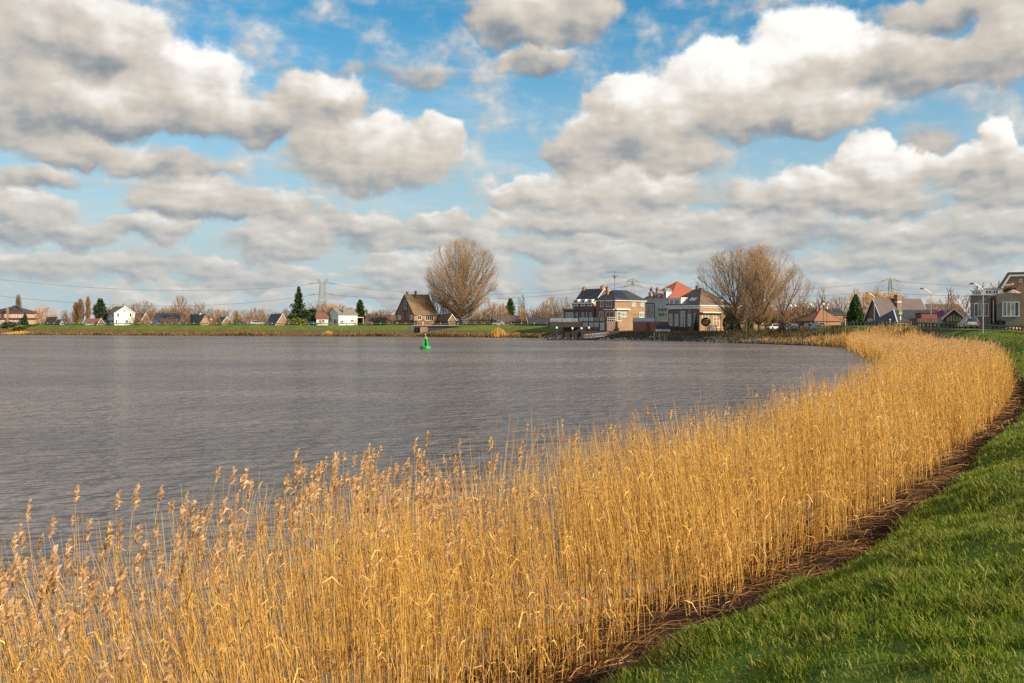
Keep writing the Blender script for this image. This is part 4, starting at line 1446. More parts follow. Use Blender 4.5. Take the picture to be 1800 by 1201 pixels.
# ------------------------------------------------------------------ buildings
class House:
    """A building seen on one corner: local x runs along its right-hand face, local y along its left-hand face, origin at that corner."""

    def __init__(self, name, label, xc, D, ang, xl, xr, zb, cat='house', LR=None, LL=None, group=None):
        a = math.radians(ang)
        self.a, self.zb = a, zb
        self.C = Vector((px(xc, D), D))
        self.r, self.l = Vector((math.cos(a), math.sin(a))), Vector((-math.sin(a), math.cos(a)))
        self.root = thing(name, label, cat, (self.C.x, self.C.y, zb), a, group)
        self.LR = LR or self.t('R', xr)
        self.LL = LL or self.t('L', xl)

    def t(self, face, x):                     # distance from the corner along a face where photo column x meets it
        d = self.r if face == 'R' else self.l
        k = (x - CX) / FPX
        return (k * self.C.y - self.C.x) / (d.x - k * d.y)

    def z(self, y, face='R', t=0.0):          # local height of photo row y on a face
        d = self.r if face == 'R' else self.l
        return pz(y, self.C.y + d.y * t) - self.zb

    def fbox(self, mb, face, t0, t1, z0, z1, d0, d1):
        """Box on a face: t along it, z up, d outward from the wall."""
        if face == 'R':
            mb.box(min(t0, t1), -d1, z0, max(t0, t1), -d0, z1)
        else:
            mb.box(-d1, min(t0, t1), z0, -d0, max(t0, t1), z1)
        return mb

    def part(self, name, mb, mat, parent=None):
        return mb.obj(name, mat, parent or self.root)

    def rect(self, face, x0, y0, x1, y1):
        t0, t1 = self.t(face, x0), self.t(face, x1)
        tm = (t0 + t1) / 2
        return t0, t1, self.z(y1, face, tm), self.z(y0, face, tm)

    def slab(self, name, face, x0, y0, x1, y1, d, mat, d0=-.02):
        t0, t1, z0, z1 = self.rect(face, x0, y0, x1, y1)
        return self.part(name, self.fbox(MB(), face, t0, t1, z0, z1, d0, d), mat)

    def window(self, face, x0, y0, x1, y1, mull=1, trans=0, pane='glass_dark', frame='white_paint', fw=None, name='window', out=0.0):
        t0, t1, z0, z1 = self.rect(face, x0, y0, x1, y1)
        t0, t1 = min(t0, t1), max(t0, t1)
        w = fw or min(.14, (t1 - t0) * .16)
        mb = MB()
        self.fbox(mb, face, t0, t1, z1 - w, z1, out - .02, out + .09)
        self.fbox(mb, face, t0 - .06, t1 + .06, z0 - w * .3, z0 + w * .7, out - .02, out + .13)
        self.fbox(mb, face, t0, t0 + w, z0 + w * .7, z1 - w, out - .02, out + .09)
        self.fbox(mb, face, t1 - w, t1, z0 + w * .7, z1 - w, out - .02, out + .09)
        for i in range(1, mull):
            m = t0 + (t1 - t0) * i / mull
            self.fbox(mb, face, m - w * .35, m + w * .35, z0 + w * .7, z1 - w, out - .02, out + .08)
        for i in range(1, trans + 1):
            m = z0 + (z1 - z0) * (1 - i / (trans + 1) * .8)
            self.fbox(mb, face, t0 + w, t1 - w, m - w * .3, m + w * .3, out - .02, out + .075)
        o = self.part(name, mb, frame)
        self.part('pane', self.fbox(MB(), face, t0 + w * .5, t1 - w * .5, z0 + w * .35, z1 - w * .5, out - .01, out + .03), pane, o)
        return o

    def walls(self, ze, mat, zr=None, gable=None, x0=0, y0=0, x1=None, y1=None, name='wall', zlow=-1.2):
        x1, y1 = self.LR if x1 is None else x1, self.LL if y1 is None else y1
        mb = MB()
        if gable == 'R':                                             # gable on the right face, ridge along y
            mb.prism([(x0, zlow), (x1, zlow), (x1, ze), ((x0 + x1) / 2, zr), (x0, ze)], y0, y1, 'y')
        elif gable == 'L':                                           # gable on the left face, ridge along x
            mb.prism([(y0, zlow), (y1, zlow), (y1, ze), ((y0 + y1) / 2, zr), (y0, ze)], x0, x1, 'x')
        else:
            mb.box(x0, y0, zlow, x1, y1, ze)
        return self.part(name, mb, mat)

    def gable_roof(self, ze, zr, axis, mat, ov=.35, th=.16, x0=0, y0=0, x1=None, y1=None, verge=None, end=None):
        x1, y1 = self.LR if x1 is None else x1, self.LL if y1 is None else y1
        end = ov if end is None else end
        a0, a1, b0, b1 = (y0, y1, x0, x1) if axis == 'x' else (x0, x1, y0, y1)
        am = (a0 + a1) / 2
        k = (zr - ze) / (am - a0)
        lift = .03
        prof = [(a0 - ov, ze - ov * k + lift), (am, zr + lift), (a1 + ov, ze - ov * k + lift), (a1 + ov, ze - ov * k + th + lift), (am, zr + th + lift), (a0 - ov, ze - ov * k + th + lift)]
        o = self.part('roof', MB().prism(prof, b0 - end, b1 + end, 'x' if axis == 'x' else 'y'), mat)
        if verge:                                                    # boards along the gable edges, on both ends
            for s_ in (b0 - end - .07, b1 + end + .005):
                vp = [(a0 - ov, ze - ov * k - .10), (am, zr - .10), (a1 + ov, ze - ov * k - .10), (a1 + ov, ze - ov * k + th + .06), (am, zr + th + .06), (a0 - ov, ze - ov * k + th + .06)]
                self.part('verge_board', MB().prism(vp, s_, s_ + .065, 'x' if axis == 'x' else 'y'), verge, o)
        return o

    def hip_roof(self, ze, zr, axis, mat, inset, inset2=None, ov=.45, th=.14, x0=0, y0=0, x1=None, y1=None):
        x1, y1 = self.LR if x1 is None else x1, self.LL if y1 is None else y1
        i2 = inset if inset2 is None else inset2
        X0, X1, Y0, Y1 = x0 - ov, x1 + ov, y0 - ov, y1 + ov
        if axis == 'x':
            A, B = (X0 + inset + ov, (Y0 + Y1) / 2), (X1 - i2 - ov, (Y0 + Y1) / 2)
        else:
            A, B = ((X0 + X1) / 2, Y0 + inset + ov), ((X0 + X1) / 2, Y1 - i2 - ov)
        v = [(X0, Y0, ze), (X1, Y0, ze), (X1, Y1, ze), (X0, Y1, ze), (X0, Y0, ze + th), (X1, Y0, ze + th), (X1, Y1, ze + th), (X0, Y1, ze + th), (*A, zr), (*B, zr)]
        f = [(0, 3, 2, 1), (0, 1, 5, 4), (1, 2, 6, 5), (2, 3, 7, 6), (3, 0, 4, 7)]
        f += [(4, 5, 9, 8), (5, 6, 9), (6, 7, 8, 9), (7, 4, 8)] if axis == 'x' else [(4, 5, 8), (5, 6, 9, 8), (6, 7, 9), (7, 4, 8, 9)]
        o = self.part('roof', MB().add(v, f), mat)
        caps = MB()
        P = [Vector(p) for p in v]
        ends = [(4, 8), (7, 8), (5, 9), (6, 9), (8, 9)] if axis == 'x' else [(4, 8), (5, 8), (6, 9), (7, 9), (8, 9)]
        for i, j in ends:
            caps.tube(P[i] + Vector((0, 0, .02)), P[j] + Vector((0, 0, .02)), .09, n=5)
        self.part('ridge_tile', caps, mat, o)
        return o

    def gutter(self, ze, mat='white_paint', h=.22, ov=.45, x1=None, y1=None, x0=0, y0=0):
        x1, y1 = self.LR if x1 is None else x1, self.LL if y1 is None else y1
        for nm, b in (('gutter', (x0 - ov - .05, y0 - ov - .05, x1 + ov, y0 - ov + .10)), ('gutter', (x0 - ov - .05, y0 - ov + .105, x0 - ov + .10, y1 + ov))):
            self.part(nm, MB().box(b[0], b[1], ze - h, b[2], b[3], ze - .005), mat)

    def chimney(self, x, y, z0, z1, w=.7, d=.7, mat='brick_red', pots=1):
        o = self.part('chimney', MB().box(x - w / 2, y - d / 2, z0, x + w / 2, y + d / 2, z1).box(x - w / 2 - .07, y - d / 2 - .07, z1 - .22, x + w / 2 + .07, y + d / 2 + .07, z1 - .05), mat)
        for i in range(pots):
            f = (i + .5) / pots - .5
            self.part('chimney_pot', MB().lathe([(.13, z1 - .02), (.11, z1 + .35), (.14, z1 + .37), (.14, z1 + .45)], 8, (x + f * w * .9, y)), 'tile_brown', o)
        return o


# --- dark-roofed terrace house with three dormers
h = House('terrace_house', 'slate-roofed house with three white dormers and brick chimneys above the deck', 1044, 315, 38, 1007, 1080, 2.4, LR=8.8)
ze, zr = h.z(533.5), h.z(508, 'R', 4.2)
h.walls(ze, 'brick_dark', zr, 'R')
h.slab('gable_facing', 'R', 1044.3, 533, 1070, 548, .05, 'brick_orange')
h.gable_roof(ze, zr, 'y', 'tile_black', ov=.3, verge='white_paint', end=.1)
for i in (0, 1):
    h.chimney(h.LR / 2, .7 if i == 0 else h.LL - .7, zr - 1.2, zr + .9 - .2 * i, 1.2, .8, 'brick_orange', 2)
for xa, xb in ((1009.5, 1017), (1021.5, 1029.5), (1033.5, 1041.5)):
    t0, t1 = sorted((h.t('L', xa), h.t('L', xb)))
    z0, z1 = h.z(540, 'L', t0), h.z(526.5, 'L', t0)
    o = h.part('dormer', MB().prism([(-.28, z0 + .3), (-.28, z1), (1.9, z1 + .12), (1.9, z1 - .3), (.05, z0 + .3)], t0, t1, 'y'), 'white_paint')
    h.part('pane', MB().box(-.33, t0 + .45, z0 + .55, -.285, t1 - .45, z1 - .3), 'glass_dark', o)
h.slab('gutter', 'L', 1005.5, 532.4, 1044.6, 534.2, .42, 'white_paint')
# lower storey that stands out towards the water
ext = House('house_extension', 'flat-roofed brown extension with wide glass front beside the deck', 1044, 312.4, 38, 990.5, 1046, 2.4, 'extension', LR=2.6)
ze = ext.z(545.5)
ext.walls(ze, 'brick_dark')
ext.part('roof', MB().box(-.35, -.25, ze, ext.LR, ext.LL + .35, ze + .5), 'brown_timber')
for xa, xb, m, p in ((993.5, 1009, 3, 'glass_light'), (1011, 1017, 1, 'glass_sky'), (1021, 1028, 2, 'glass_sky'), (1029, 1033, 1, 'glass_light'), (1034.5, 1042, 2, 'glass_sky')):
    ext.window('L', xa, 548, xb, 561, m, 0, p, 'dark_timber')

# --- brown brick house with hipped roof
h = House('brick_house', 'brown brick house with hipped black roof and solar panels', 1081, 303, 44, 1048, 1133.5, 2.4)
ze, zr = h.z(528), h.z(510, 'R', 5)
h.walls(ze, 'brick_tan')
h.part('wall_facing', MB().box(-.05, .02, -1.0, -.004, h.LL, ze - .05), 'brick_dark')  # left face: darker brick, with some of its shade put into the colour
h.hip_roof(ze, zr, 'x', 'tile_black', 3.6, 4.4)
h.gutter(ze + .03)
rw = h.LR
for i in range(4):                                # panels on the sunny slope
    for j in range(2):
        k = (zr - ze - .14) / (h.LL / 2 + .45)
        y0, y1 = .35 + j * 1.75, 1.95 + j * 1.75
        x0 = 2.2 + i * 1.18 + (.3 if j else 0)
        if x0 + 1.1 > rw - 1.6 - j * 1.2:
            continue
        zA, zB = ze + .14 + k * (y0 + .45) + .07, ze + .14 + k * (y1 + .45) + .07
        h.part('solar_panel', MB().add([(x0, y0, zA), (x0 + 1.1, y0, zA), (x0 + 1.1, y1, zB), (x0, y1, zB), (x0, y0, zA + .04), (x0 + 1.1, y0, zA + .04), (x0 + 1.1, y1, zB + .04), (x0, y1, zB + .04)],
                                       [(0, 3, 2, 1), (4, 5, 6, 7), (0, 1, 5, 4), (1, 2, 6, 5), (2, 3, 7, 6), (3, 0, 4, 7)]), 'solar')
h.chimney(2.0, h.LL / 2 + .9, zr - 1.6, zr + 1.0, .9, .9, 'brick_orange', 1)
for f, r in (('L', (1055.5, 529.5, 1061, 539.5)), ('L', (1065.5, 529.5, 1075.5, 539)), ('L', (1053.5, 548, 1060.5, 558)), ('L', (1065, 548, 1079.5, 558))):
    h.window(f, *r, 2, 0, 'glass_sky')
for r in ((1110.5, 529.5, 1117, 538.5), (1126, 529.5, 1131.5, 538.5), (1092.5, 548.5, 1100.5, 557.5), (1123.5, 548.5, 1131.5, 558.5)):
    h.window('R', *r, 2, 0, 'glass_light')
h.window('R', 1084.5, 548, 1091.5, 564.5, 1, 1, 'glass_sky', name='door')
h.slab('awning', 'R', 1081, 543, 1105.5, 545, .7, 'white_paint')
h.slab('awning', 'L', 1063, 543.5, 1080.5, 545.2, .5, 'white_paint')
# terrace walls and railings in front of both houses
w = House('terrace', 'brown brick basement terrace with frosted glass railing panels and pale blue door', 1081, 300.4, 44, 1019, 1133, 2.3, 'terrace')
zt = w.z(564.8)
w.part('wall', MB().box(-2.6, 1.0, -1.2, 1.6, w.LL, zt), 'brick_dark')
w.part('wall', MB().prism([(1.6, -1.2), (w.LR, -1.2), (w.LR, .9), (5.2, 1.4), (1.6, zt)], .2, 2.2, 'y'), 'brick_tan')
def panel(xa, xb, mat):
    k = ((xa + xb) / 2 - 1081) / (1019 - 1081)
    t0, t1 = sorted((w.t('L', xa), w.t('L', xb)))
    w.part('glass_panel', MB().box(-2.56, t0, zt + .05, -2.52, t1, zt + 1.15), mat)
for xa, xb, m in ((1021, 1027, 'glass_dark'), (1028, 1033.5, 'blue_grey_paint'), (1035, 1043, 'blue_grey_paint'), (1045, 1052, 'blue_grey_paint'), (1054.5, 1062, 'glass_warm'), (1064, 1071.5, 'glass_warm')):
    panel(xa, xb, m)
rl = MB()
for t_ in np.linspace(1.0, w.LL, 9):
    rl.tube((-2.54, t_, zt), (-2.54, t_, zt + 1.2), .04)
rl.tube((-2.54, 1.0, zt + 1.2), (-2.54, w.LL, zt + 1.2), .04)
w.part('railing', rl, 'dark_timber')
rl = MB()
for t_ in np.linspace(-2.5, 1.5, 5):
    rl.tube((t_, .9, zt - .1), (t_, .9, zt + 1.1), .04)
for k in (.5, 1.1):
    rl.tube((-2.5, .9, zt + k), (1.5, .9, zt + k), .04)
w.part('railing', rl, 'white_paint')
for xa, xb in ((1035.5, 1043), (1046, 1052), (1054.5, 1062)):
    o = w.window('L', xa, 567.5, xb, 574.5, 2, 1, 'glass_light', out=2.6)
w.window('L', 1065.5, 567.5, 1072, 580.5, 1, 0, 'blue_grey_paint', name='door', out=2.6)

# --- white house with orange mansard
h = House('mansard_house', 'tall white-fronted house with orange hipped roof and small dormers', 1177, 318, 42, 1133.8, 1246, 2.4)
ze, zr = h.z(525), h.z(493.5, 'R', 6)
h.walls(ze, 'blue_grey_paint')
h.hip_roof(ze, zr, 'y', 'tile_orange', 5.2, 5.0, ov=.3)
h.gutter(ze + .02, ov=.3)
h.slab('brick_panel', 'L', 1135.8, 532.5, 1151, 559, .05, 'brick_dark')
for xa, xb, ya, yb, m, p in ((1137, 1142.3, 535, 557.5, 1, 'glass_light'), (1143.8, 1149.5, 535, 557.5, 1, 'glass_light'), (1156, 1173.5, 541, 548, 3, 'glass_sky'), (1156, 1173.5, 549.5, 558, 4, 'glass_warm'), (1155, 1158, 559, 564, 1, 'glass_light')):
    h.window('L', xa, ya, xb, yb, m, 1 if yb - ya > 15 else 0, p, out=.05)
for xa, xb, ya, yb in ((1140.5, 1145, 515, 526.5), (1153, 1157.5, 514, 526.5), (1166.5, 1171.5, 509.5, 526)):
    t0, t1 = sorted((h.t('L', xa), h.t('L', xb)))
    z0, z1 = h.z(yb, 'L', t0), h.z(ya, 'L', t0)
    tm = (t0 + t1) / 2
    o = h.part('dormer', MB().prism([(t0, z0), (t1, z0), (t1, z1 - .4), (tm, z1 + .3), (t0, z1 - .4)], -.1, 2.6, 'x'), 'white_paint')
    h.part('roof', MB().prism([(t0 - .15, z1 - .5), (tm, z1 + .33), (t1 + .15, z1 - .5), (t1 + .15, z1 - .38), (tm, z1 + .5), (t0 - .15, z1 - .38)], -.25, 2.7, 'x'), 'lead', o)
    h.part('pane', MB().box(-.14, t0 + .18, z0 + .5, -.105, t1 - .18, z1 - .5), 'glass_sky', o)
for yy in (.62, .86):
    h.chimney(1.6, h.LL * yy, h.z(525), h.z(506), .8, .8, 'brick_red', 2)
ter = House('garden_wall', 'red-brown brick terrace wall with pale parapet below the white-fronted house', 1174.5, 288.5, 42, 1112.5, 1178, 2.3, 'wall', LR=1.2)
ter.part('wall', MB().box(0, 0, -1.5, 1.0, ter.LL, ter.z(565.5)), 'brick_red')
ter.part('parapet', MB().box(-.06, ter.t('L', 1150), ter.z(565.5), 1.05, ter.LL + .05, ter.z(558.5)), 'blue_grey_paint')
for xa, xb in ((1135.5, 1142.5), (1159, 1174)):
    ter.slab('garage_door', 'L', xa, 566.5, xb, 583, .06, 'red_board')
rl = MB()
for t_ in np.linspace(ter.t('L', 1134), ter.LL, 7):
    rl.tube((.5, t_, ter.z(558.5)), (.5, t_, ter.z(552)), .04)
rl.tube((.5, ter.t('L', 1134), ter.z(552)), (.5, ter.LL, ter.z(552)), .04)
ter.part('railing', rl, 'dark_timber')
rl = MB()
for t_ in np.linspace(.2, ter.t('L', 1157), 6):
    rl.tube((.3, t_, ter.z(565.5)), (.3, t_, ter.z(557)), .035)
rl.tube((.3, .2, ter.z(557)), (.3, ter.t('L', 1157), ter.z(557)), .05)
ter.part('railing', rl, 'white_paint')

# --- villa with brown hipped roof
h = House('villa', 'dark brick villa with brown hipped roof and white cornice at the water', 1229.5, 276, 40, 1174.5, 1330, 2.4, LR=13.4)
ze, zr = h.z(536.5), h.z(505.8, 'R', 5.5)
h.walls(ze, 'brick_dark')
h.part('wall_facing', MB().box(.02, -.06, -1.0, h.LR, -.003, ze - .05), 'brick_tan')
h.hip_roof(ze, zr, 'y', 'tile_brown', 4.8, 5.0, ov=.5)
h.part('roof_covering', MB().add([(-.47, -.3, ze + .20), (-.47, h.LL + .3, ze + .20), (h.LR / 2 - .08, h.LL - 4.9, zr + .03), (h.LR / 2 - .08, 4.9, zr + .03),
                                  (-.40, -.3, ze + .15), (-.40, h.LL + .3, ze + .15), (h.LR / 2, h.LL - 4.9, zr - .05), (h.LR / 2, 4.9, zr - .05)],
                                 [(0, 1, 2, 3), (7, 6, 5, 4), (0, 3, 7, 4), (1, 5, 6, 2), (0, 4, 5, 1), (3, 2, 6, 7)]), 'tile_black')
h.gutter(ze + .02, ov=.5, h=.3)
h.slab('cornice', 'L', 1174.5, 538.5, 1229, 543, .16, 'white_paint')
h.slab('cornice', 'R', 1229.6, 538.5, 1300, 541, .16, 'white_paint')
for xa, xb in ((1176.8, 1182), (1186.8, 1192), (1209.5, 1214.8)):
    h.window('L', xa, 552.5, xb, 572.5, 1, 3, 'glass_sky')
h.window('L', 1196.8, 547.5, 1204, 576, 2, 2, 'glass_sky', name='door')
h.window('L', 1220.5, 551, 1223.5, 566, 1, 1, 'glass_sky')
h.window('R', 1234, 551.5, 1245, 562, 2, 0, 'glass_sky')
h.window('R', 1253, 551, 1265, 576, 2, 2, 'glass_dark', name='door')
h.slab('awning', 'R', 1230.5, 548.6, 1268, 550.4, 1.1, 'white_paint')
h.part('porch_post', MB().box(h.t('R', 1268) - .12, -1.15, -.8, h.t('R', 1268) + .12, -.9, h.z(549)), 'white_paint')
k = (zr - ze) / (h.LR / 2 + .5)
for ty in (.24, .34):                               # skylights on the shaded slope
    y0 = h.LL * ty
    h.part('skylight', MB().add([(1.2, y0, ze + k * 1.7 + .12), (2.4, y0, ze + k * 2.9 + .12), (2.4, y0 + .9, ze + k * 2.9 + .12), (1.2, y0 + .9, ze + k * 1.7 + .12), (1.2, y0, ze + k * 1.7 + .2), (2.4, y0, ze + k * 2.9 + .2), (2.4, y0 + .9, ze + k * 2.9 + .2), (1.2, y0 + .9, ze + k * 1.7 + .2)],
                                    [(0, 3, 2, 1), (4, 5, 6, 7), (0, 1, 5, 4), (1, 2, 6, 5), (2, 3, 7, 6), (3, 0, 4, 7)]), 'glass_light')
t0, t1 = h.t('L', 1198), h.t('L', 1177)
o = h.part('dormer', MB().box(-.2, t0, ze - .5, 3.0, t1, ze + 2.0).box(-.4, t0 - .2, ze + 2.0, 3.2, t1 + .2, ze + 2.25), 'white_render')
h.part('pane', MB().box(-.24, t0 + .6, ze + .5, -.205, (t0 + t1) / 2 + .2, ze + 1.6), 'glass_sky', o)
h.part('pane', MB().box(-.24, (t0 + t1) / 2 + .7, ze + .3, -.205, t1 - .4, ze + 1.6), 'glass_warm', o)
tt = h.t('R', 1273.5)
o = h.part('dormer', MB().prism([(tt - .75, ze + .35), (tt + .75, ze + .35), (tt + .75, ze + 1.35), (tt, ze + 1.75), (tt - .75, ze + 1.35)], .5, 2.4, 'y'), 'white_paint')
h.part('pane', MB().box(tt - .45, .44, ze + .55, tt + .45, .495, ze + 1.3), 'glass_dark', o)
h.chimney(h.LR / 2 - .5, h.LL - 5.5, zr - .6, zr + .7, .7, .7, 'brick_red', 1)
for yy in (.30, .55):
    h.part('downpipe', MB().tube((-.12, h.LL * yy, -.6), (-.12, h.LL * yy, ze - .3), .06), 'white_paint')
# low outbuilding with white eaves behind the trees
h = House('outbuilding', 'ivy-hung low wing with sloping white eaves behind the bare trees', 1285, 290, 8, 1280, 1357, 2.6, LL=6.0)
h.walls(h.z(539), 'brick_tan')
h.part('roof', MB().box(-.5, -.6, h.z(539), h.LR + .5, 6.3, h.z(536.5)), 'white_paint')

# ------------------------------------------------------------------ deck, pontoon, gangway, boat
D = 294.0
dk = thing('boathouse_deck', 'dark timber deck on white-capped posts with glass balustrade', 'deck', at(992, D, 0), math.radians(4))
def dx(x): return px(x, D) - px(992, D)
z1, z0 = pz(567, D), pz(575.5, D)
dk_b = MB().box(dx(965), -2, z0, dx(1020), 5, z1)
dk_b.obj('platform', 'dark_timber', dk)
MB().box(dx(964.5), -2.15, z1, dx(1020.3), 5.1, z1 + .12).obj('deck_edge', 'brown_timber', dk)
for i in range(11):
    xa, xb = dx(966 + i * 4.4), dx(966 + i * 4.4 + 4.0)
    MB().box(xa, -2.02, z1 + .15, xb, -1.98, z1 + 1.2).obj('glass_panel', 'glass_sky', dk)
rl = MB().tube((dx(965.5), -2, z1 + 1.23), (dx(1014.5), -2, z1 + 1.23), .03)
for i in range(12):
    rl.tube((dx(965.8 + i * 4.4), -2, z1 + .1), (dx(965.8 + i * 4.4), -2, z1 + 1.23), .03)
rl.obj('railing', 'galvanised', dk)
for i in range(30):                                 # upright boards of the boathouse
    xa = dx(992 + i * 1.22)
    MB().box(xa, -.6 + (i % 2) * .05, -.3, xa + .19, 4.5, z0).obj('board', 'dark_timber', dk)
for x, top in ((977, 576), (1004.5, 577), (1020.5, 577), (1033.5, 576)):
    p = MB().box(dx(x) - .22, -2.6, -2.0, dx(x) + .22, -2.16, pz(top + 1.5, D)).obj('post', 'dark_timber', dk)
    MB().box(dx(x) - .26, -2.64, pz(top + 1.5, D), dx(x) + .26, -2.12, pz(top - 1.6, D)).obj('post_cap', 'white_paint', p)
Dp = 283.0
pn = thing('pontoon', 'low dark floating pontoon in front of the boathouse deck', 'pontoon', at(1006, Dp, 0), math.radians(2))
w2 = (1050 - 962) / FPX * Dp / 2
MB().box(-w2, -1.1, -.4, w2, 1.3, .16).obj('float', 'rubber', pn)
MB().box(-w2 - .05, -1.15, .165, w2 + .05, 1.35, .42).obj('deck', 'dark_timber', pn)
for i in range(7):
    x = -w2 + .8 + i * (2 * w2 - 1.6) / 6
    MB().box(x - .1, -1.05, .425, x + .1, -.85, .75).obj('bollard', 'galvanised', pn)
gw = thing('gangway', 'grey truss gangway sloping from the bank to the pontoon', 'gangway', at(1028, 283.5, .45), 0)
P0, P1 = Vector((0, 0, .1)), Vector((px(1075, 299) - px(1028, 283.5), 15.5, pz(584.5, 299) - .45 - .9))
for s_ in (0, 1.1):
    off = Vector((-.2 * s_, s_, 0))
    tr = MB()
    a0, a1 = P0 + off, P1 + off
    u = Vector((0, 0, .95))
    tr.tube(a0, a1, .07).tube(a0 + u, a1 + u, .07)
    n = 9
    for i in range(n + 1):
        q = a0.lerp(a1, i / n)
        tr.tube(q, q + u, .05, n=4)
        if i < n:
            tr.tube(q, a0.lerp(a1, (i + 1) / n) + u, .045, n=4)
    tr.obj('truss', 'galvanised', gw)
MB().add([P0, P1, P1 + Vector((-.2, 1.1, 0)), P0 + Vector((-.2, 1.1, 0)), P0 - Vector((0, 0, .1)), P1 - Vector((0, 0, .1)), P1 + Vector((-.2, 1.1, -.1)), P0 + Vector((-.2, 1.1, -.1))],
         [(0, 1, 2, 3), (4, 7, 6, 5), (0, 4, 5, 1), (1, 5, 6, 2), (2, 6, 7, 3), (3, 7, 4, 0)]).obj('walkway', 'dark_timber', gw)

D = 267.0
bl = thing('boat_lift', 'timber boat lift standing in the stones at the waterline', 'boat lift', at(1165, D, 0))
zt = pz(582.5, D)
for x, yy, top in ((1150, 0, 583), (1158.5, 0, 583), (1153, 2.6, 584), (1168, 0, 586), (1175, 2.6, 582.5), (1164.5, 2.6, 585)):
    MB().tube((px(x, D) - px(1165, D), yy, -1.0), (px(x, D) - px(1165, D), yy, pz(top, D)), .11, .10).obj('post', 'pale_timber', bl)
for yy in (0, 2.6):
    MB().box(px(1149, D) - px(1165, D), yy - .1, zt - .3, px(1177, D) - px(1165, D), yy + .1, zt - .08).obj('beam', 'brown_timber', bl)
MB().box(px(1160, D) - px(1165, D), -.12, pz(590.5, D) - .1, px(1187, D) - px(1165, D), .12, pz(590.5, D) + .05).obj('rail', 'brown_timber', bl)
bo = thing('covered_boat', 'small white boat under a dark blue cover on the boat lift', 'boat', at(1165.5, D + 1.3, zt - .06))
hw_ = 13.5 / FPX * D
st = [(-1, .25), (-.85, .78), (-.3, 1.0), (.35, 1.0), (.8, .62), (1.0, .08)]
def hull(levels, zs):
    v, f = [], []
    for (k, z_) in zip(levels, zs):
        ring = [(x * hw_ * (.94 if k < .9 else 1), -b * 1.05 * k) for x, b in st] + [(x * hw_ * (.94 if k < .9 else 1), b * 1.05 * k) for x, b in st[::-1]]
        v += [(x, y, z_) for x, y in ring]
    n = len(st) * 2
    for j in range(len(levels) - 1):
        f += [(j * n + i, j * n + (i + 1) % n, (j + 1) * n + (i + 1) % n, (j + 1) * n + i) for i in range(n)]
    f += [tuple(range(n))[::-1], tuple(range((len(levels) - 1) * n, len(levels) * n))]
    return MB().add(v, f)
hull([.35, .75, 1.0], [0, .3, .75]).obj('hull', 'white_paint', bo)
hull([1.06, 1.03, .62, .18], [.62, .85, 1.45, 1.72]).obj('cover', 'blue_cover', bo)

# --- garden bits in front of the villa
gp = thing('planter_screen', 'grey slatted screen in front of the tan brick wall', 'screen', at(1252, 270, 2.45), math.radians(20))
for i in range(9):
    MB().box(-1.35, -.05, .05 + i * .2, 1.35, .05, .22 + i * .2).obj('slat', 'grey_paint', gp)
for x in (-1.4, 0, 1.4):
    MB().box(x - .06, .055, -.3, x + .06, .17, 1.95).obj('post', 'grey_paint', gp)
hr = thing('handrail', 'pale handrail sloping down the bank beside the villa', 'handrail', at(1283, 266, 2.4))
q0, q1 = Vector((0, 0, pz(580, 266) - 2.4 + .15)), Vector((px(1236, 258) - px(1283, 266), -8, pz(598, 258) - 2.4))
m = MB().tube(q0, q1, .06)
m.obj('rail', 'galvanised', hr)
for k in (.02, .35, .68, .97):
    p = q0.lerp(q1, k)
    MB().tube(p, p - Vector((0, 0, 1.1)), .05).obj('post', 'galvanised', hr)
fp = thing('flagpole', 'thin white pole in front of the dark brick villa', 'pole', at(1206.5, 272, 2.4))
MB().tube((0, 0, -.3), (0, 0, pz(545, 272) - 2.4), .07, .05).obj('pole', 'brown_timber', fp)
tw = thing('terrace_edge', 'low dark timber terrace edge before the brick villa', 'terrace', at(1205, 269, 2.0), math.radians(-4))
for i in range(3):
    MB().box(-7.2, .02 * i, .1 + i * .22, 8.6, .2 + .02 * i, .30 + i * .22).obj('plank', 'brown_timber', tw)
gf = thing('garden_fence', 'dark fence panels below the windows of the brick villa', 'fence', at(1195, 276, 2.4), math.radians(128))
for i in range(4):
    MB().box(-3.5 + i * 1.9, -.05, -.2, -1.7 + i * 1.9, .05, 1.35).obj('panel', 'dark_timber', gf)

# --- stones along the waterline
stone_kinds = []
for k in range(5):
    bm = bmesh.new()
    bmesh.ops.create_icosphere(bm, subdivisions=1, radius=1)
    rr = random.Random(k)
    for v_ in bm.verts:
        v_.co = Vector((v_.co.x * rr.uniform(.7, 1.2), v_.co.y * rr.uniform(.7, 1.2), v_.co.z * rr.uniform(.5, .85)))
    me = bpy.data.meshes.new('stone_kind')
    bm.to_mesh(me)
    bm.free()
    me.materials.append(M('stone'))
    stone_kinds.append(me)
rv = thing('stone_revetment', 'rough grey stone edging along the water below the villa and weedy bank', 'stones', (0, 0, 0))
ns = 300
s = RNG.uniform(s_at(22.6), s_at(29.3), ns)
d = RNG.uniform(-.5, 2.3, ns)
x, y, z, _ = on_bank(s, d)
for i in range(ns):
    o = link('stone', stone_kinds[i % 5], rv)
    o.location = (x[i], y[i], max(z[i], -.05) + .08)
    o.rotation_euler = (RNG.uniform(-.4, .4), RNG.uniform(-.4, .4), RNG.uniform(0, 6))
    o.scale = (RNG.uniform(.32, .72),) * 3
n = 1500
s = RNG.uniform(s_at(22.3), s_at(30.6), n)
d = RNG.uniform(-.6, 2.6, n)
x, y, z, _ = on_bank(s, d)
bv = np.array([v_.co for v_ in stone_kinds[0].vertices])
bf = np.array([list(p.vertices) for p in stone_kinds[0].polygons])
sc = RNG.uniform(.15, .4, n)
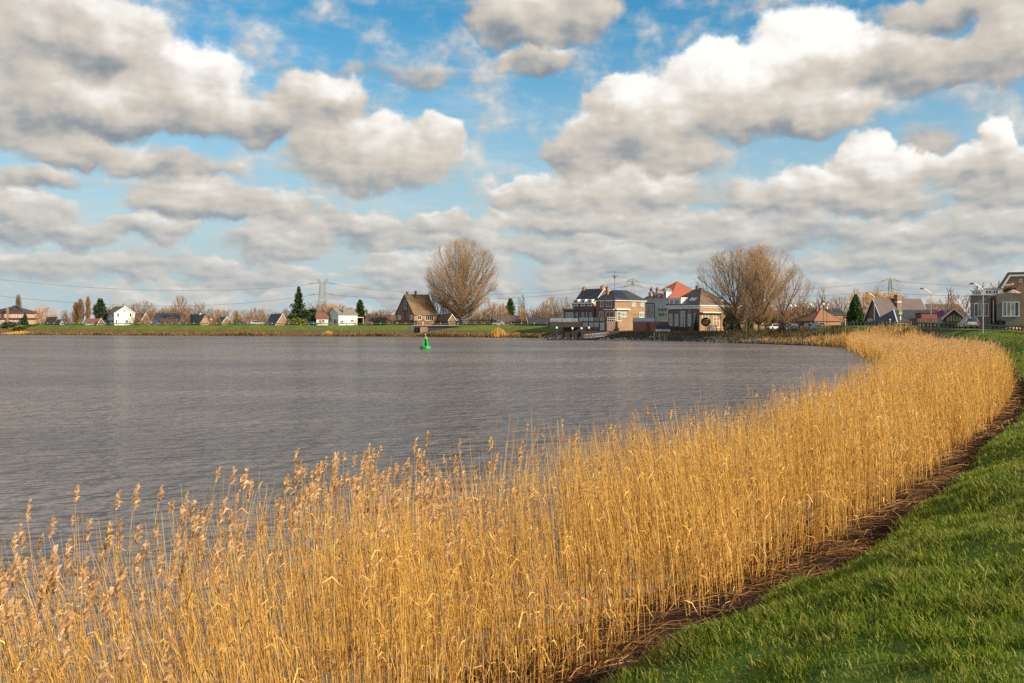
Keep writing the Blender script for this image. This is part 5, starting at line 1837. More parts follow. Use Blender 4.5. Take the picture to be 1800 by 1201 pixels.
V = (bv[None] * sc[:, None, None] * RNG.uniform(.7, 1.3, (n, 1, 3))) + np.stack([x, y, np.maximum(z, -.05) + .05], 1)[:, None]
T = (bf[None] + (np.arange(n) * len(bv))[:, None, None]).reshape(-1, 3)
tag(link('stone_fill', mesh_np('stone_fill', V.reshape(-1, 3), tris=T), rv, 'stone'), kind='stuff')

# ------------------------------------------------------------------ far bank: houses along the dike, left to right
def simple_house(name, label, xc, D, ang, xl, xr, ye, yr, axis, wall, roof, zb=1.0, wins=(), verge=None, wall2=None, ov=.35, hip=None, chim=(), ridge_at='R', pane='glass_dark', cat='house', **kw):
    h = House(name, label, xc, D, ang, xl, xr, zb, cat, **kw)
    ze = h.z(ye)
    dist = h.LR / 2 if axis == 'y' else h.LL / 2
    zr = h.z(yr, 'R' if axis == 'y' else 'L', dist)
    if hip:
        h.walls(ze, wall)
        h.hip_roof(ze, zr, axis, roof, *hip, ov=ov)
    else:
        h.walls(ze, wall, zr, 'R' if axis == 'y' else 'L')
        h.gable_roof(ze, zr, axis, roof, ov=ov, verge=verge, end=.25)
    if wall2:
        if axis == 'y' and not hip:
            h.part('wall_facing', MB().prism([(.02, -1), (h.LR - .02, -1), (h.LR - .02, ze), (h.LR / 2, zr - .05), (.02, ze)], -.05, -.004, 'y'), wall2)
        else:
            h.slab('wall_facing', 'R', xc + .1, ye + .3, xr, 572, .05, wall2, d0=.003)
    for w_ in wins:
        h.window(w_[0], *w_[1:5], w_[5] if len(w_) > 5 else 1, 0, w_[6] if len(w_) > 6 else pane, out=.05)
    for (x_, y_, up, w_, m_) in chim:
        h.chimney(h.LR * x_, h.LL * y_, zr - 2.2, zr + up, w_, w_, m_, 1)
    h.ze, h.zr = ze, zr
    return h


h = House('red_fascia_building', 'low cream building with red fascias and a dark hipped roof', -14, 428, 6, -40, 42, 1.2, 'building', LL=16)
z1, z2, z3 = h.z(569), h.z(561.5), h.z(550.5)
h.walls(z2, 'cream_render', x1=h.LR + 0, name='wall')
h.part('fascia', MB().box(-.3, -.4, z2, h.LR + .4, 16, z2 + .7), 'red_board')
h.part('upper_wall', MB().box(0, 2, z2 + .7, h.LR - .8, 15, z3), 'cream_render')
h.part('fascia', MB().box(-.3, 1.5, z3, h.LR - .3, 15.4, z3 + .7), 'red_board')
h.hip_roof(z3 + .7, h.z(537), 'x', 'tile_black', 7, 6, y0=2, x1=h.LR - 1.5, y1=14.5)
for xa in (2, 8, 17, 24, 30, 36):
    h.window('R', xa, 563.8, xa + 4, 570, 2, 0, 'glass_dark', out=.02)
for xa in (4, 16, 22, 29, 35):
    h.window('R', xa, 552.6, xa + 4, 558.5, 2, 0, 'glass_light', out=-1.98)
h.part('chimney', MB().box(h.t('R', 12), -.6, -1, h.t('R', 15.5), .4 - .43, h.z(541)), 'brick_tan')
simple_house('cottage', 'small cottage with tan gable left of the white shed gable', 97, 424, 50, 88, 104, 567, 558, 'y', 'cream_render', 'tile_brown', 2.2, wall2='brick_tan', LL=9)
simple_house('shed', 'small white gabled shed beside the tan cottage', 105, 421, 50, 98, 113, 569, 562.5, 'y', 'white_render', 'tile_black', 2.4, LL=7)
h = simple_house('bungalow', 'low bungalow with dull red roof and teal glazed front', 148, 423, 8, 144, 172, 566.5, 561, 'x', 'teal_paint', 'tile_red', 2.4, [('R', 150, 567, 158, 571, 3, 'glass_light'), ('R', 159.5, 567, 168, 571, 3, 'glass_light')], LL=7)
simple_house('garage_house', 'small red brick gable with white verge boards next to the white house', 171, 419, 20, 168, 184, 570, 559.5, 'y', 'brick_red', 'tile_black', 2.4, verge='white_paint', LL=8)
simple_house('white_house', 'large white gabled house with brown roof on the far dike', 201, 424, 38, 184.3, 237, 551, 539.2, 'y', 'white_render', 'tile_brown', 1.5,
             [('R', 205.6, 550.5, 209.4, 557, 1), ('R', 227.3, 550.5, 231.2, 557, 1), ('R', 217, 544.2, 219.6, 548.4, 1), ('R', 203.4, 562, 206, 570, 1), ('R', 220, 562.5, 225, 568.5, 2),
              ('L', 185.4, 552.5, 187.6, 557.5), ('L', 190.8, 552.5, 193.2, 557.5), ('L', 196.4, 552.5, 198.8, 557.5), ('L', 190, 562.5, 193.5, 570, 1), ('L', 196, 562.5, 199, 570, 1)], verge='white_paint', chim=((.5, .12, 1.1, .6, 'brick_red'),))
simple_house('cottage', 'brown cottage with a white verge board behind bare trees', 246, 430, 55, 238, 264, 567, 551, 'y', 'brick_brown', 'tile_brown', 1.5, verge='white_paint', LL=9)
h = simple_house('barn', 'long low barn with dark roof and solar panels', 270, 420, 4, 266, 315, 565, 551.5, 'x', 'brick_dark', 'tile_black', 1.4, LL=9)
for i in range(8):
    k = (h.zr - h.ze) / 4.5
    x0, y0, y1 = 2.4 + i * 1.05, .9, 2.9
    zA, zB = h.ze + k * y0 + .32, h.ze + k * y1 + .32
    h.part('solar_panel', MB().add([(x0, y0, zA), (x0 + 1, y0, zA), (x0 + 1, y1, zB), (x0, y1, zB), (x0, y0, zA + .05), (x0 + 1, y0, zA + .05), (x0 + 1, y1, zB + .05), (x0, y1, zB + .05)],
                                   [(0, 3, 2, 1), (4, 5, 6, 7), (0, 1, 5, 4), (1, 2, 6, 5), (2, 3, 7, 6), (3, 0, 4, 7)]), 'solar')
simple_house('cottage', 'brick cottage with brown half-hipped roof and white chimney', 352, 414, 36, 327, 370, 567, 553, 'y', 'brick_brown', 'tile_black', 1.4, [('R', 357.5, 562.5, 360, 567)], wall2='brick_tan', chim=((.5, .35, .6, .6, 'white_render'),))
simple_house('cottage', 'small tan gable with white verge boards near the lamp post', 390, 412, 38, 385.5, 406.5, 568, 557.5, 'y', 'brick_tan', 'tile_black', 2.0, wall2='brick_tan', verge='white_paint', LL=8)
simple_house('cottage', 'tan brick gable with dark slate slope and white verge', 484, 402, 40, 465, 508, 571.5, 552.5, 'y', 'brick_tan', 'tile_black', 2.0, wall2='brick_tan', verge='white_paint', chim=((.5, .2, .5, .6, 'brick_red'),))
h = simple_house('white_cottage', 'long white cottage with grey hipped roof and blue-shaded gable', 595, 398, 42, 575.6, 628.5, 553, 541.5, 'x', 'white_render', 'tile_grey', 1.6,
                 [('R', 598, 563, 603, 568, 2), ('R', 616.5, 561.5, 621.5, 566.5, 2), ('L', 582.5, 560, 584.5, 567), ('L', 587, 560.5, 593, 569.5, 2)])
h.chimney(h.t('R', 606), .9, h.ze, h.z(538.5), .7, .7, 'brick_tan', 1)
h.part('porch', MB().box(h.LR + .02, .3, h.z(558.5), h.LR + 3.2, 3, h.z(557.2)).box(h.LR + 2.9, .3, -.8, h.LR + 3.1, .5, h.z(558.5)), 'white_paint')
h = simple_house('garage', 'white annex with dull red roof left of the white cottage', 556, 399, 10, 552, 577, 559.7, 550.5, 'x', 'white_render', 'tile_red', 1.8, [('R', 561, 561.5, 564.5, 569.5, 1, 'brown_timber'), ('R', 565.5, 562, 571, 567, 2)], LL=6.5)
simple_house('flat_block', 'distant low red brick block behind the thatched roof', 644, 470, 5, 641, 662, 556, 552, 'x', 'brick_red', 'tile_purple', 1, LL=8)
simple_house('terrace_row', 'distant row of houses with pinkish roofs behind the thatched roof', 664, 470, 5, 660, 698, 562, 554, 'x', 'brick_tan', 'tile_red', 1, LL=8)
h = House('thatched_house', 'low house with dark rounded thatched roof', 640, 396, 3, 636, 689, 1.5, LL=8)
ze, L = h.z(569), h.LR
h.walls(ze, 'brick_dark', x0=.8, x1=L - .8, y0=.8)
v, f, nx_, ny_ = [], [], 14, 8
for j in range(ny_ + 1):
    for i in range(nx_ + 1):
        u, w_ = i / nx_ * 2 - 1, j / ny_ * 2 - 1
        v.append((L / 2 + u * L / 2, 4 + w_ * 4.2, ze + (h.z(557.5) - ze) * max(0, (1 - abs(u) ** 3.2)) ** .6 * (1 - abs(w_) ** 1.5) + .02))
for j in range(ny_):
    for i in range(nx_):
        a = j * (nx_ + 1) + i
        f.append((a, a + 1, a + nx_ + 2, a + nx_ + 1))
h.part('roof', MB().add(v, f), 'thatch')
h.part('dormer', MB().lathe([(.9, ze + .2), (.9, ze + .9), (.55, ze + 1.5), (.05, ze + 1.75)], 12, (L * .45, 1.2)), 'thatch')
# steep-roofed brick house next to the tallest tree
h = House('steep_roof_house', 'brick house with steep mossy roof and tall dark gable window', 727.5, 384, 40, 696.3, 767.5, 3.0)
ze, zr = h.z(551), h.z(518, 'L', h.LL / 2)
h.walls(ze, 'brick_red', zr, 'L')
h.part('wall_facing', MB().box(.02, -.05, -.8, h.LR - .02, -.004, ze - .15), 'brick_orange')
h.gable_roof(ze, zr, 'x', 'tile_moss', ov=.55, end=.35)
h.window('L', 707.5, 525.5, 716.5, 546.5, 2, 2, 'glass_sky', 'steel_blue', .45)
h.slab('panel', 'L', 711, 546.5, 713, 566, .06, 'steel_blue')
h.window('L', 699.5, 554.8, 705, 562, 1, 0, 'glass_light')
h.window('L', 721, 554.2, 726, 562, 1, 0, 'glass_light')
h.window('R', 733.5, 555, 741, 562, 2, 0, 'glass_dark', out=.05)
h.window('R', 747.5, 554, 761.5, 563.5, 4, 0, 'glass_dark', out=.05)
for x, y in ((732, 514.5), (742.5, 512.5)):
    t_ = h.t('R', x)
    o = h.part('chimney', MB().box(t_ - .1, h.LL / 2 - (1.2 if x > 740 else -.5) - .35, zr - (3.5 if x > 740 else 1), t_ + .55, h.LL / 2 - (1.2 if x > 740 else -.5) + .35, zr + (1.6 if x > 740 else 1.2)), 'brick_dark')
simple_house('garage_gable', 'small brown gable with white verge boards under the tallest tree', 788, 382, 30, 768, 801, 563, 553, 'y', 'brick_brown', 'tile_brown', 2.5, verge='white_paint', LL=12)
simple_house('low_shed', 'dark sheet-roofed shed with a pale verge behind the dike', 929, 352, 6, 922, 1000, 569.5, 558.5, 'x', 'dark_timber', 'tile_black', 2.0, verge='white_paint', LL=7)
simple_house('cottage', 'low brown cottage roof half hidden in the reddish scrub', 868, 384, 8, 860, 915, 566, 556, 'x', 'brick_brown', 'tile_purple', 2.0, LL=8)

# --- sluice in the far dike
Ds = 352.0
sl = thing('sluice', 'concrete sluice outlet with brown pier and dark gate in the far dike', 'sluice', at(735, Ds, 0))
def sx(x, D_=Ds): return px(x, D_) - px(735, Ds)
MB().box(sx(738.5), 0, -1, sx(752), 12, pz(573, Ds)).obj('pier', 'brown_concrete', sl)
MB().box(sx(727), 2.5, -1, sx(738.4), 3.2, pz(573, Ds)).obj('gate', 'steel_blue', sl)
for x in (727.5, 730.5, 733, 736):
    MB().box(sx(x), 2.1, -1, sx(x) + .3, 2.45, pz(575, Ds)).obj('gate_rib', 'rail_steel', sl)
MB().prism([(sx(695), -1), (sx(727), -1), (sx(727), pz(573, Ds)), (sx(723), pz(574, Ds)), (sx(696), .2)], -.2, .5, 'y').obj('wing_wall', 'wet_concrete', sl)
MB().prism([(sx(752.1), -1), (sx(754), -1), (sx(812), 3.2), (sx(812), pz(573.3, Ds)), (sx(752.1), pz(573.3, Ds))], .3, 1.0, 'y').obj('wing_wall', 'steel_blue', sl)
MB().box(sx(724), -.3, pz(573, Ds), sx(808), 1.3, pz(571.5, Ds)).obj('coping', 'concrete', sl)
gp_ = MB().tube((sx(743), .5, pz(571.5, Ds)), (sx(743), .5, pz(561, Ds)), .1)
gp_.obj('gauge_post', 'white_paint', sl)
MB().box(sx(741), .35, pz(564.5, Ds), sx(744.5), .42, pz(560.5, Ds)).obj('gauge_board', 'sign_red', sl)

# ------------------------------------------------------------------ buildings behind the near dike road
h = House('a_frame_house', 'steep A-frame house with long purple-brown roof and white edge boards', 1551, 236, 24, 1521, 1633, 2.2)
ze, zr = h.z(562), h.z(525.5, 'L', h.LL / 2)
h.walls(ze, 'brick_dark', zr - .1, 'L')
h.gable_roof(ze, zr, 'x', 'tile_purple', ov=.2, verge='white_paint', end=.4)
h.chimney(h.t('R', 1588), h.LL / 2 - 1.0, h.z(545), h.z(518.8, 'R', 12), 1.35, 1.0, 'brick_brown', 0)
h.part('chimney_band', MB().box(h.t('R', 1588) - .72, h.LL / 2 - 1.55, h.z(532, 'R', 12), h.t('R', 1588) + .72, h.LL / 2 - .45, h.z(530.5, 'R', 12)), 'white_paint')
h.window('L', 1526, 560.5, 1534, 566, 2, 0, 'glass_light', out=.02)
h.window('L', 1541, 560.5, 1549, 566, 2, 0, 'glass_light', out=.02)
h.slab('mullion', 'L', 1536.2, 534, 1537.6, 567, .12, 'grey_paint')
h = House('long_low_house', 'low house with long dark slate roof and white verge before the A-frame', 1577, 222, 10, 1546, 1690, 2.0, LL=9)
zr, ze = h.z(544.5), h.z(567.5)
sl_ = h.part('roof', MB().add([(-2.6, -4.4, ze), (h.LR, -4.4, ze), (h.LR, 1.5, zr), (.0, 1.5, zr), (-2.6, -4.4, ze - .25), (h.LR, -4.4, ze - .25), (h.LR, 7.5, ze), (-2.6, 7.5, ze), (-2.6, 7.5, ze - .25), (h.LR, 7.5, ze - .25)],
                              [(0, 1, 2, 3), (3, 2, 6, 7), (0, 3, 7), (0, 4, 5, 1), (6, 9, 8, 7), (4, 8, 9, 5), (0, 7, 8, 4), (1, 5, 9, 6, 2)]), 'tile_black')
h.part('verge_board', MB().tube((-2.65, -4.45, ze + .02), (-.02, 1.45, zr + .04), .13, n=4), 'white_paint', sl_)
h.part('wall', MB().box(-2.2, -4.0, -1, h.LR - .3, 7, ze - .26), 'brick_dark')
h.part('vent_pipe', MB().tube((1.0, .6, zr - .6), (1.0, .6, zr + 1.1), .09).lathe([(.16, zr + 1.0), (.16, zr + 1.2)], 8, (1.0, .6)), 'galvanised')
h.part('gutter', MB().box(-2.6, -4.62, ze - .22, h.LR, -4.42, ze - .04), 'white_paint')
h = House('timber_shed', 'rusty red-brown timber shed beside the low slate roof', 1613, 206, 8, 1608, 1650, 2.6, 'shed', LL=3)
h.walls(h.z(560), 'brown_timber')
h.part('upper_wall', MB().box(1.0, .3, h.z(560), h.LR - .2, 2.6, h.z(550.8)), 'red_board')
h.part('roof', MB().box(.8, .1, h.z(550.8), h.LR, 2.9, h.z(550)), 'dark_timber')
for i in range(8):
    t_ = .3 + i * (h.LR - .6) / 7
    h.part('batten', MB().box(t_, -.05, -.5, t_ + .1, -.004, h.z(560)), 'dark_timber')
h = House('glazed_gable_house', 'small gable with broad pale verge boards and glazed front by the silver car', 1659, 192, -22, 1655, 1695, 2.6, LL=8)
ze, zr = h.z(558.5), h.z(543.5, 'R', h.LR / 2)
h.walls(ze, 'brown_timber', zr, 'R')
h.gable_roof(ze, zr, 'y', 'tile_black', ov=.4, verge='cream_render', end=.4, th=.2)
mb = MB().prism([(h.LR * .14, h.z(565)), (h.LR * .86, h.z(565)), (h.LR * .86, ze), (h.LR / 2, zr - 1.0), (h.LR * .14, ze)], -.06, -.005, 'y')
h.part('window', mb, 'glass_warm')
for i in range(1, 5):
    t_ = h.LR * (.14 + .72 * i / 5)
    h.part('mullion', MB().box(t_ - .05, -.12, h.z(565), t_ + .05, -.065, ze + (zr - 1 - ze) * (1 - abs(i / 5 - .5) * 2)), 'dark_timber')
simple_house('distant_house', 'distant roof with pale ridge between the slate roof and grey house', 1640, 262, 6, 1632, 1700, 556, 536, 'x', 'brick_red', 'tile_purple', 2, LL=9)

AZ = math.atan((1752 - CX) / FPX)
R0 = 168.0 / math.cos(AZ)
gr = thing('modern_house', 'grey brick modern house with white window frames and roof terraces', 'house', (R0 * math.sin(AZ), R0 * math.cos(AZ), 3.2), -AZ)


def gx(x, y=0.0):                    # the house faces the river: local x along its front, local y away from it
    return (R0 + y) * math.tan(math.atan((x - CX) / FPX) - AZ)


def gz(yp, x, y=0.0):
    dl = math.atan((x - CX) / FPX) - AZ
    return pz(yp, (R0 + y) / math.cos(dl) * math.cos(AZ + dl)) - 3.2


def gbox(name, mat, xa, xb, y0, y1, ytop, ybot=None, parent=None):
    return MB().box(gx(xa, y0), y0, -1 if ybot is None else gz(ybot, xa, y0), gx(xb, y0), y1, gz(ytop, xa, y0)).obj(name, mat, parent or gr)


def gwin(xa, ya, xb, yb, y, mull, pane):
    x0, x1, z0, z1 = gx(xa, y), gx(xb, y), gz(yb, xa, y), gz(ya, xa, y)
    w_ = .1
    mb = MB().box(x0, y - .09, z1 - w_, x1, y + .02, z1).box(x0 - .05, y - .14, z0 - .02, x1 + .05, y + .02, z0 + w_)
    for i in range(mull + 1):
        m_ = x0 + (x1 - x0 - w_) * i / mull
        mb.box(m_, y - .085, z0 + w_, m_ + w_, y + .02, z1 - w_)
    o = mb.obj('window', 'white_paint', gr)
    for i in range(mull):
        a_, b_ = x0 + (x1 - x0 - w_) * i / mull + w_ * .8, x0 + (x1 - x0 - w_) * (i + 1) / mull + w_ * .2
        MB().box(a_, y - .03, z0 + w_ * .8, b_, y + .01, z1 - w_ * .8).obj('pane', pane if isinstance(pane, str) else pane[i % len(pane)], o)


gbox('wing', 'brick_grey', 1706, 1741.5, 1, 9, 519.5)
gbox('link_wall', 'brick_brown', 1741.6, 1752, 3.2, 8, 521)
gbox('wing', 'brick_grey', 1752.1, 1796, -1.5, 8, 516.5)
gbox('link_wall', 'brick_brown', 1796.2, 1880, 1.5, 8, 517)
MB().box(gx(1705.5, 1) - .05, .8, gz(519.4, 1706, 1), gx(1741.5, 1), 9.1, gz(518.3, 1706, 1)).obj('coping', 'white_paint', gr)
gwin(1712.5, 533.5, 1738, 556.5, 1, 4, ('glass_dark', 'glass_warm', 'glass_dark', 'brick_brown'))
gwin(1762, 531, 1791.5, 556.5, -1.5, 4, ('glass_sky', 'glass_warm', 'glass_light', 'glass_dark'))
MB().tube((gx(1746.3, 1), 1, -.8), (gx(1746.3, 1), 1, gz(528, 1746, 1)), .09).obj('downpipe', 'white_paint', gr)
for xa, xb in ((1709.5, 1714), (1714.4, 1718.4), (1718.8, 1723)):
    gbox('glass_panel', 'glass_sky', xa, xb, 2, 2.04, 510.5, 518.6)
gbox('upper_storey', 'white_render', 1727, 1762, 4.5, 10, 508, 520)
MB().box(gx(1726.5, 4), 4.1, gz(508, 1727, 4.5) + .003, gx(1762.5, 4), 10.4, gz(507, 1727, 4.5)).obj('flat_roof', 'grey_paint', gr)
gwin(1732, 510.5, 1743, 517.5, 4.5, 2, 'glass_dark')
gwin(1745, 510.5, 1755, 517.5, 4.5, 2, 'glass_dark')
yg = 9.0
xs = [gx(v_, yg) for v_ in (1755, 1773, 1830, 1850)]
zs_ = [gz(508, 1755, yg), gz(480, 1773, yg)]
MB().prism([(xs[0] + .4, 0), (xs[3] - .4, 0), (xs[3] - .4, zs_[0]), (xs[2], zs_[1] - .3), (xs[1], zs_[1] - .3), (xs[0] + .4, zs_[0])], yg, yg + 9, 'y').obj('gable_wall', 'brick_tan', gr)
MB().prism([(xs[0] - .3, zs_[0] - .1), (xs[1] - .15, zs_[1] + .1), (xs[2], zs_[1] + .1), (xs[2], zs_[1] - .28), (xs[1] + .05, zs_[1] - .28), (xs[0] + .15, zs_[0] - .15)], yg - .5, yg + 9.3, 'y').obj('roof', 'tile_purple', gr)
MB().prism([(xs[0] + .2, zs_[0] - .15), (xs[1] + .1, zs_[1] - .3), (xs[2], zs_[1] - .3), (xs[2], zs_[1] - .62), (xs[1] + .3, zs_[1] - .62), (xs[0] + .55, zs_[0] - .15)], yg - .48, yg - .3, 'y').obj('verge_board', 'white_paint', gr)
gwin(1791.5, 490.5, 1797, 496.5, yg, 1, 'glass_sky')
MB().tube((gx(1764, 8), 8, gz(502, 1764, 8)), (gx(1781, 5), 5, gz(499.5, 1781, 5)), .12, n=4).obj('awning', 'white_paint', gr)
ps = thing('parasol', 'open dusky pink parasol on the terrace of the grey house', 'parasol', at(1781, 167, pz(517, 167)))
MB().tube((0, 0, -.3), (0, 0, .75), .05).obj('pole', 'grey_paint', ps)
MB().lathe([(1.25, .12), (1.2, .2), (.6, .52), (.06, .78)], 8).obj('canopy', 'parasol_cloth', ps)
gp2 = thing('gravel_heap', 'low orange heap of soil beside the grey house', 'heap', at(1780, 158, 3.75))
bm = bmesh.new()
bmesh.ops.create_icosphere(bm, subdivisions=3, radius=1)
for v_ in bm.verts:
    n_ = vnoise(np.array([v_.co.x * 3.1 + 5]), np.array([v_.co.y * 3.1 + v_.co.z]), 9)[0]
    v_.co = Vector((v_.co.x * 1.7, v_.co.y * 1.0, max(v_.co.z, -.1) * .5)) * (1 + n_ * .6)
me = bpy.data.meshes.new('heap')
bm.to_mesh(me)
bm.free()
link('soil', me, gp2, 'sand')

# orange-roofed cottages behind the parked cars
simple_house('cottage', 'cottage with steep orange hipped roof behind the parked cars', 1432, 285, 18, 1424, 1478, 565, 541.5, 'x', 'brick_orange', 'tile_salmon', 2.2, hip=(5.5, 4.0), LL=9, chim=((.45, .5, .3, .6, 'brick_red'),))
simple_house('cottage', 'cottage with dark green-black roof left of the orange hip', 1408, 300, 10, 1400, 1443, 560, 541.5, 'x', 'brick_red', 'tile_black', 2.2, LL=9, chim=((.35, .5, .7, .8, 'brick_red'),))
simple_house('cottage', 'tan gabled cottage with dark slate slope beside the cypress', 1463, 300, 14, 1458, 1486, 553, 543, 'x', 'brick_tan', 'tile_black', 2.2, LL=8, chim=((.2, .5, .4, .7, 'brick_dark'),))
simple_house('long_brick_barn', 'long red-brown brick building behind the globe lamps', 1352, 305, 5, 1346, 1424, 560, 546, 'x', 'brick_red', 'tile_red', 2.2, LL=9)

# ------------------------------------------------------------------ guard rails
def guard_rail(label, s0, s1, off, step, post_mat, beam_mat, hgt=.82, pw=.16, bh=.30, cap=None):
    n = int((s1 - s0) / step)
    s = s0 + np.arange(n + 1) * step
    P, N, t = shore(s)
    c = lin(CPR, t)
    d = c[:, 11, 0] + off
    x, y = P[:, 0] + N[:, 0] * d, P[:, 1] + N[:, 1] * d
    z = c[:, 11, 1]
    g = thing('guard_rail', label, 'guard rail', (x[0], y[0], z[0]))
    pm = MB().box(-pw / 2, -pw / 2, -.4, pw / 2, pw / 2, hgt).mesh('post')
    pm.materials.append(M(post_mat))
    cm = None
    if cap:
        cm = MB().box(-.14, -.14, hgt + .002, .14, .14, hgt + .2).mesh('reflector')
        cm.materials.append(M(cap))
    for i in range(n + 1):
        o = link('post', pm, g)
        o.location = (x[i] - x[0], y[i] - y[0], z[i] - z[0])
        o.rotation_euler = (0, 0, math.atan2(N[i, 1], N[i, 0]))
        if cm:
            link('reflector', cm, o)
    seg = 6
    for i in range(0, n, seg):
        j1 = min(n, i + seg)
        v, f = [], []
        prof = [(-.10, hgt - bh), (-.17, hgt - bh * .75), (-.12, hgt - bh * .5), (-.17, hgt - bh * .25), (-.10, hgt + .02), (-.085, hgt + .02), (-.085, hgt - bh)]
        for k in range(i, j1 + 1):
            for (a, b) in prof:
                v.append((x[k] - x[0] + N[k, 0] * a, y[k] - y[0] + N[k, 1] * a, z[k] - z[0] + b))
        m = len(prof)
        for k in range(j1 - i):
            f += [(k * m + q, k * m + (q + 1) % m, (k + 1) * m + (q + 1) % m, (k + 1) * m + q) for q in range(m)]
        f += [tuple(range(m)), tuple(range((j1 - i) * m, (j1 - i + 1) * m))[::-1]]
        MB().add(v, f).obj('beam', beam_mat, g)
    return g


guard_rail('dark posted guard rail along the road above the reeds', s_at(16.6), s_at(23.9), .35, 1.9, 'post_dark', 'rail_dark', .85, .2, .26)
guard_rail('grey guard rail with pale post tops along the crest of the far dike', s_at(30.9), s_at(35.9), .2, 3.4, 'rail_steel', 'rail_steel', .75, .14, .26, 'white_paint')

# ------------------------------------------------------------------ street furniture
def street_lamp(label, xb, D, ytop, xtip, ytip, zb=3.8):
    o = thing('street_lamp', label, 'street lamp', at(xb, D, zb))
    h = pz(ytop, D) - zb
    ax, az = px(xtip, D) - px(xb, D), pz(ytip, D) - zb
    MB().tube((0, 0, -.4), (0, 0, h), .085, .06, 8).obj('pole', 'galvanised', o)
    MB().tube((0, 0, h - .02), (ax * .62, 0, az), .055, .05, 6).tube((ax * .62, 0, az), (ax * .8, 0, az), .05, n=6).obj('arm', 'galvanised', o)
    hd = MB().prism([(ax * .74, az - .06), (ax * 1.06, az - .07), (ax * 1.04, az + .05), (ax * .95, az + .13), (ax * .8, az + .11)], -.16, .16, 'y').obj('lamp_head', 'post_dark', o)
    MB().box(min(ax * .82, ax * 1.02), -.12, az - .11, max(ax * .82, ax * 1.02), .12, az - .072).obj('lens', 'opal', hd)
    return o


street_lamp('curved-arm street lamp in front of the low slate roof', 1636.5, 180, 515, 1618.5, 507.5)
street_lamp('curved-arm street lamp in front of the grey modern house', 1728, 142, 508.5, 1706, 499)
street_lamp('curved-arm street lamp above the A-frame house gable', 1537, 226, 522, 1522.5, 515.2)
street_lamp('street lamp on the far dike near the small tan gable', 371, 398, 547, 365.5, 544.5)
for x, yt, D, lab in ((1389.7, 538, 236, 'globe lamp post beside the dark parked car'), (1397.5, 538, 246, 'slimmer globe lamp post before the long brick building'), (1425, 536, 236, 'globe lamp post in front of the blue parked car'), (1447.3, 535, 232, 'globe lamp post in front of the orange hipped roof'), (1453.5, 542, 262, 'small globe lamp post between the cottages')):
    o = thing('globe_lamp', lab, 'street lamp', at(x, D, 3.3), group='globe lamps on the quay')
    h_ = pz(yt, D) - 3.3
    MB().tube((0, 0, -.3), (0, 0, h_ - .3), .07, .05).lathe([(.12, h_ - .42), (.18, h_ - .3)], 8).obj('pole', 'post_dark', o)
    MB().lathe([(.12, h_ - .3), (.26, h_ - .15), (.31, h_ + .03), (.26, h_ + .2), (.1, h_ + .3)], 12).obj('globe', 'opal', o)

D = 174
o = thing('no_parking_sign', 'round blue sign with red rim and diagonal bar beside the rail', 'sign', at(1655.2, D, 3.8), math.radians(0))
h_ = pz(551, D) - 3.8
MB().tube((0, .05, -.4), (-.2, .05, h_), .045).obj('post', 'galvanised', o)
R = 6.6 / FPX * D
def disc(r, y0, y1, c):
    m = MB()
    m.prism([(c[0] + r * math.cos(i * math.pi / 14), c[1] + r * math.sin(i * math.pi / 14)) for i in range(28)], y0, y1, 'y')
    return m
c = (-.2, h_ + .0)
disc(R, -.03, 0.0, c).obj('rim', 'sign_red', o)
disc(R * .76, -.045, -.034, c).obj('face', 'sign_blue', o)
q = R * .80
MB().prism([(c[0] - q * .78, c[1] + q * .58), (c[0] - q * .58, c[1] + q * .78), (c[0] + q * .78, c[1] - q * .58), (c[0] + q * .58, c[1] - q * .78)], -.06, -.047, 'y').obj('bar', 'sign_red', o)
MB().box(.02, -.03, h_ - R * 1.7, .28, 0, h_ - R * 1.05).obj('plate', 'white_paint', o)
D = 200
o = thing('bus_stop_sign', 'yellow-green bus stop sign on a pale pole before the slate roof', 'sign', at(1583, D, 3.8))
h_ = pz(546, D) - 3.8
MB().tube((0, .05, -.4), (0, .05, h_ - .05), .05).obj('pole', 'galvanised', o)
b_ = MB().box(-.30, -.04, h_ - .78, .30, 0, h_).obj('board', 'sign_yellow', o)
MB().box(-.24, -.055, h_ - .42, .24, -.044, h_ - .06).obj('panel', 'sign_green', b_)
MB().box(-.17, -.066, h_ - .30, .17, -.058, h_ - .17).box(-.13, -.066, h_ - .34, -.05, -.058, h_ - .302).box(.05, -.066, h_ - .34, .13, -.058, h_ - .302).obj('bus_symbol', 'dark_green_paint', b_)
MB().box(-.12, -.03, h_ - 1.9, .12, .02, h_ - 1.1).obj('timetable', 'white_paint', o)
for x, yt, D, lab in ((1486, 562, 232, 'red and white marker post near the cypress'), (1564.5, 562, 205, 'red and white marker post before the A-frame house')):
    o = thing('marker_post', lab, 'marker', at(x, D, 3.7), group='marker posts by the road')
    h_ = pz(yt, D) - 3.7
    MB().tube((0, 0, -.3), (0, 0, h_), .05).obj('post', 'white_paint', o)
    disc(.22, -.05, 0, (0, h_)).obj('disc', 'sign_red', o)
    disc(.12, -.07, -.055, (0, h_)).obj('face', 'white_paint', o)
o = thing('route_sign', 'small purple-blue sign on a post before the long low barn', 'sign', at(274, 398, 3.9))
MB().tube((0, 0, -.3), (0, 0, 2.1), .06).obj('post', 'galvanised', o)
MB().box(-.75, -.06, 1.3, .75, 0, 2.2).obj('board', 'sign_blue', o)
o = thing('road_sign', 'red and white sign on a post under the far dike lamp', 'sign', at(371.5, 396, 3.9))
MB().tube((0, 0, -.3), (0, 0, 2.0), .06).obj('post', 'galvanised', o)
disc(.5, -.06, 0, (0, 2.3)).obj('rim', 'sign_red', o)
disc(.3, -.08, -.062, (0, 2.3)).obj('face', 'white_paint', o)
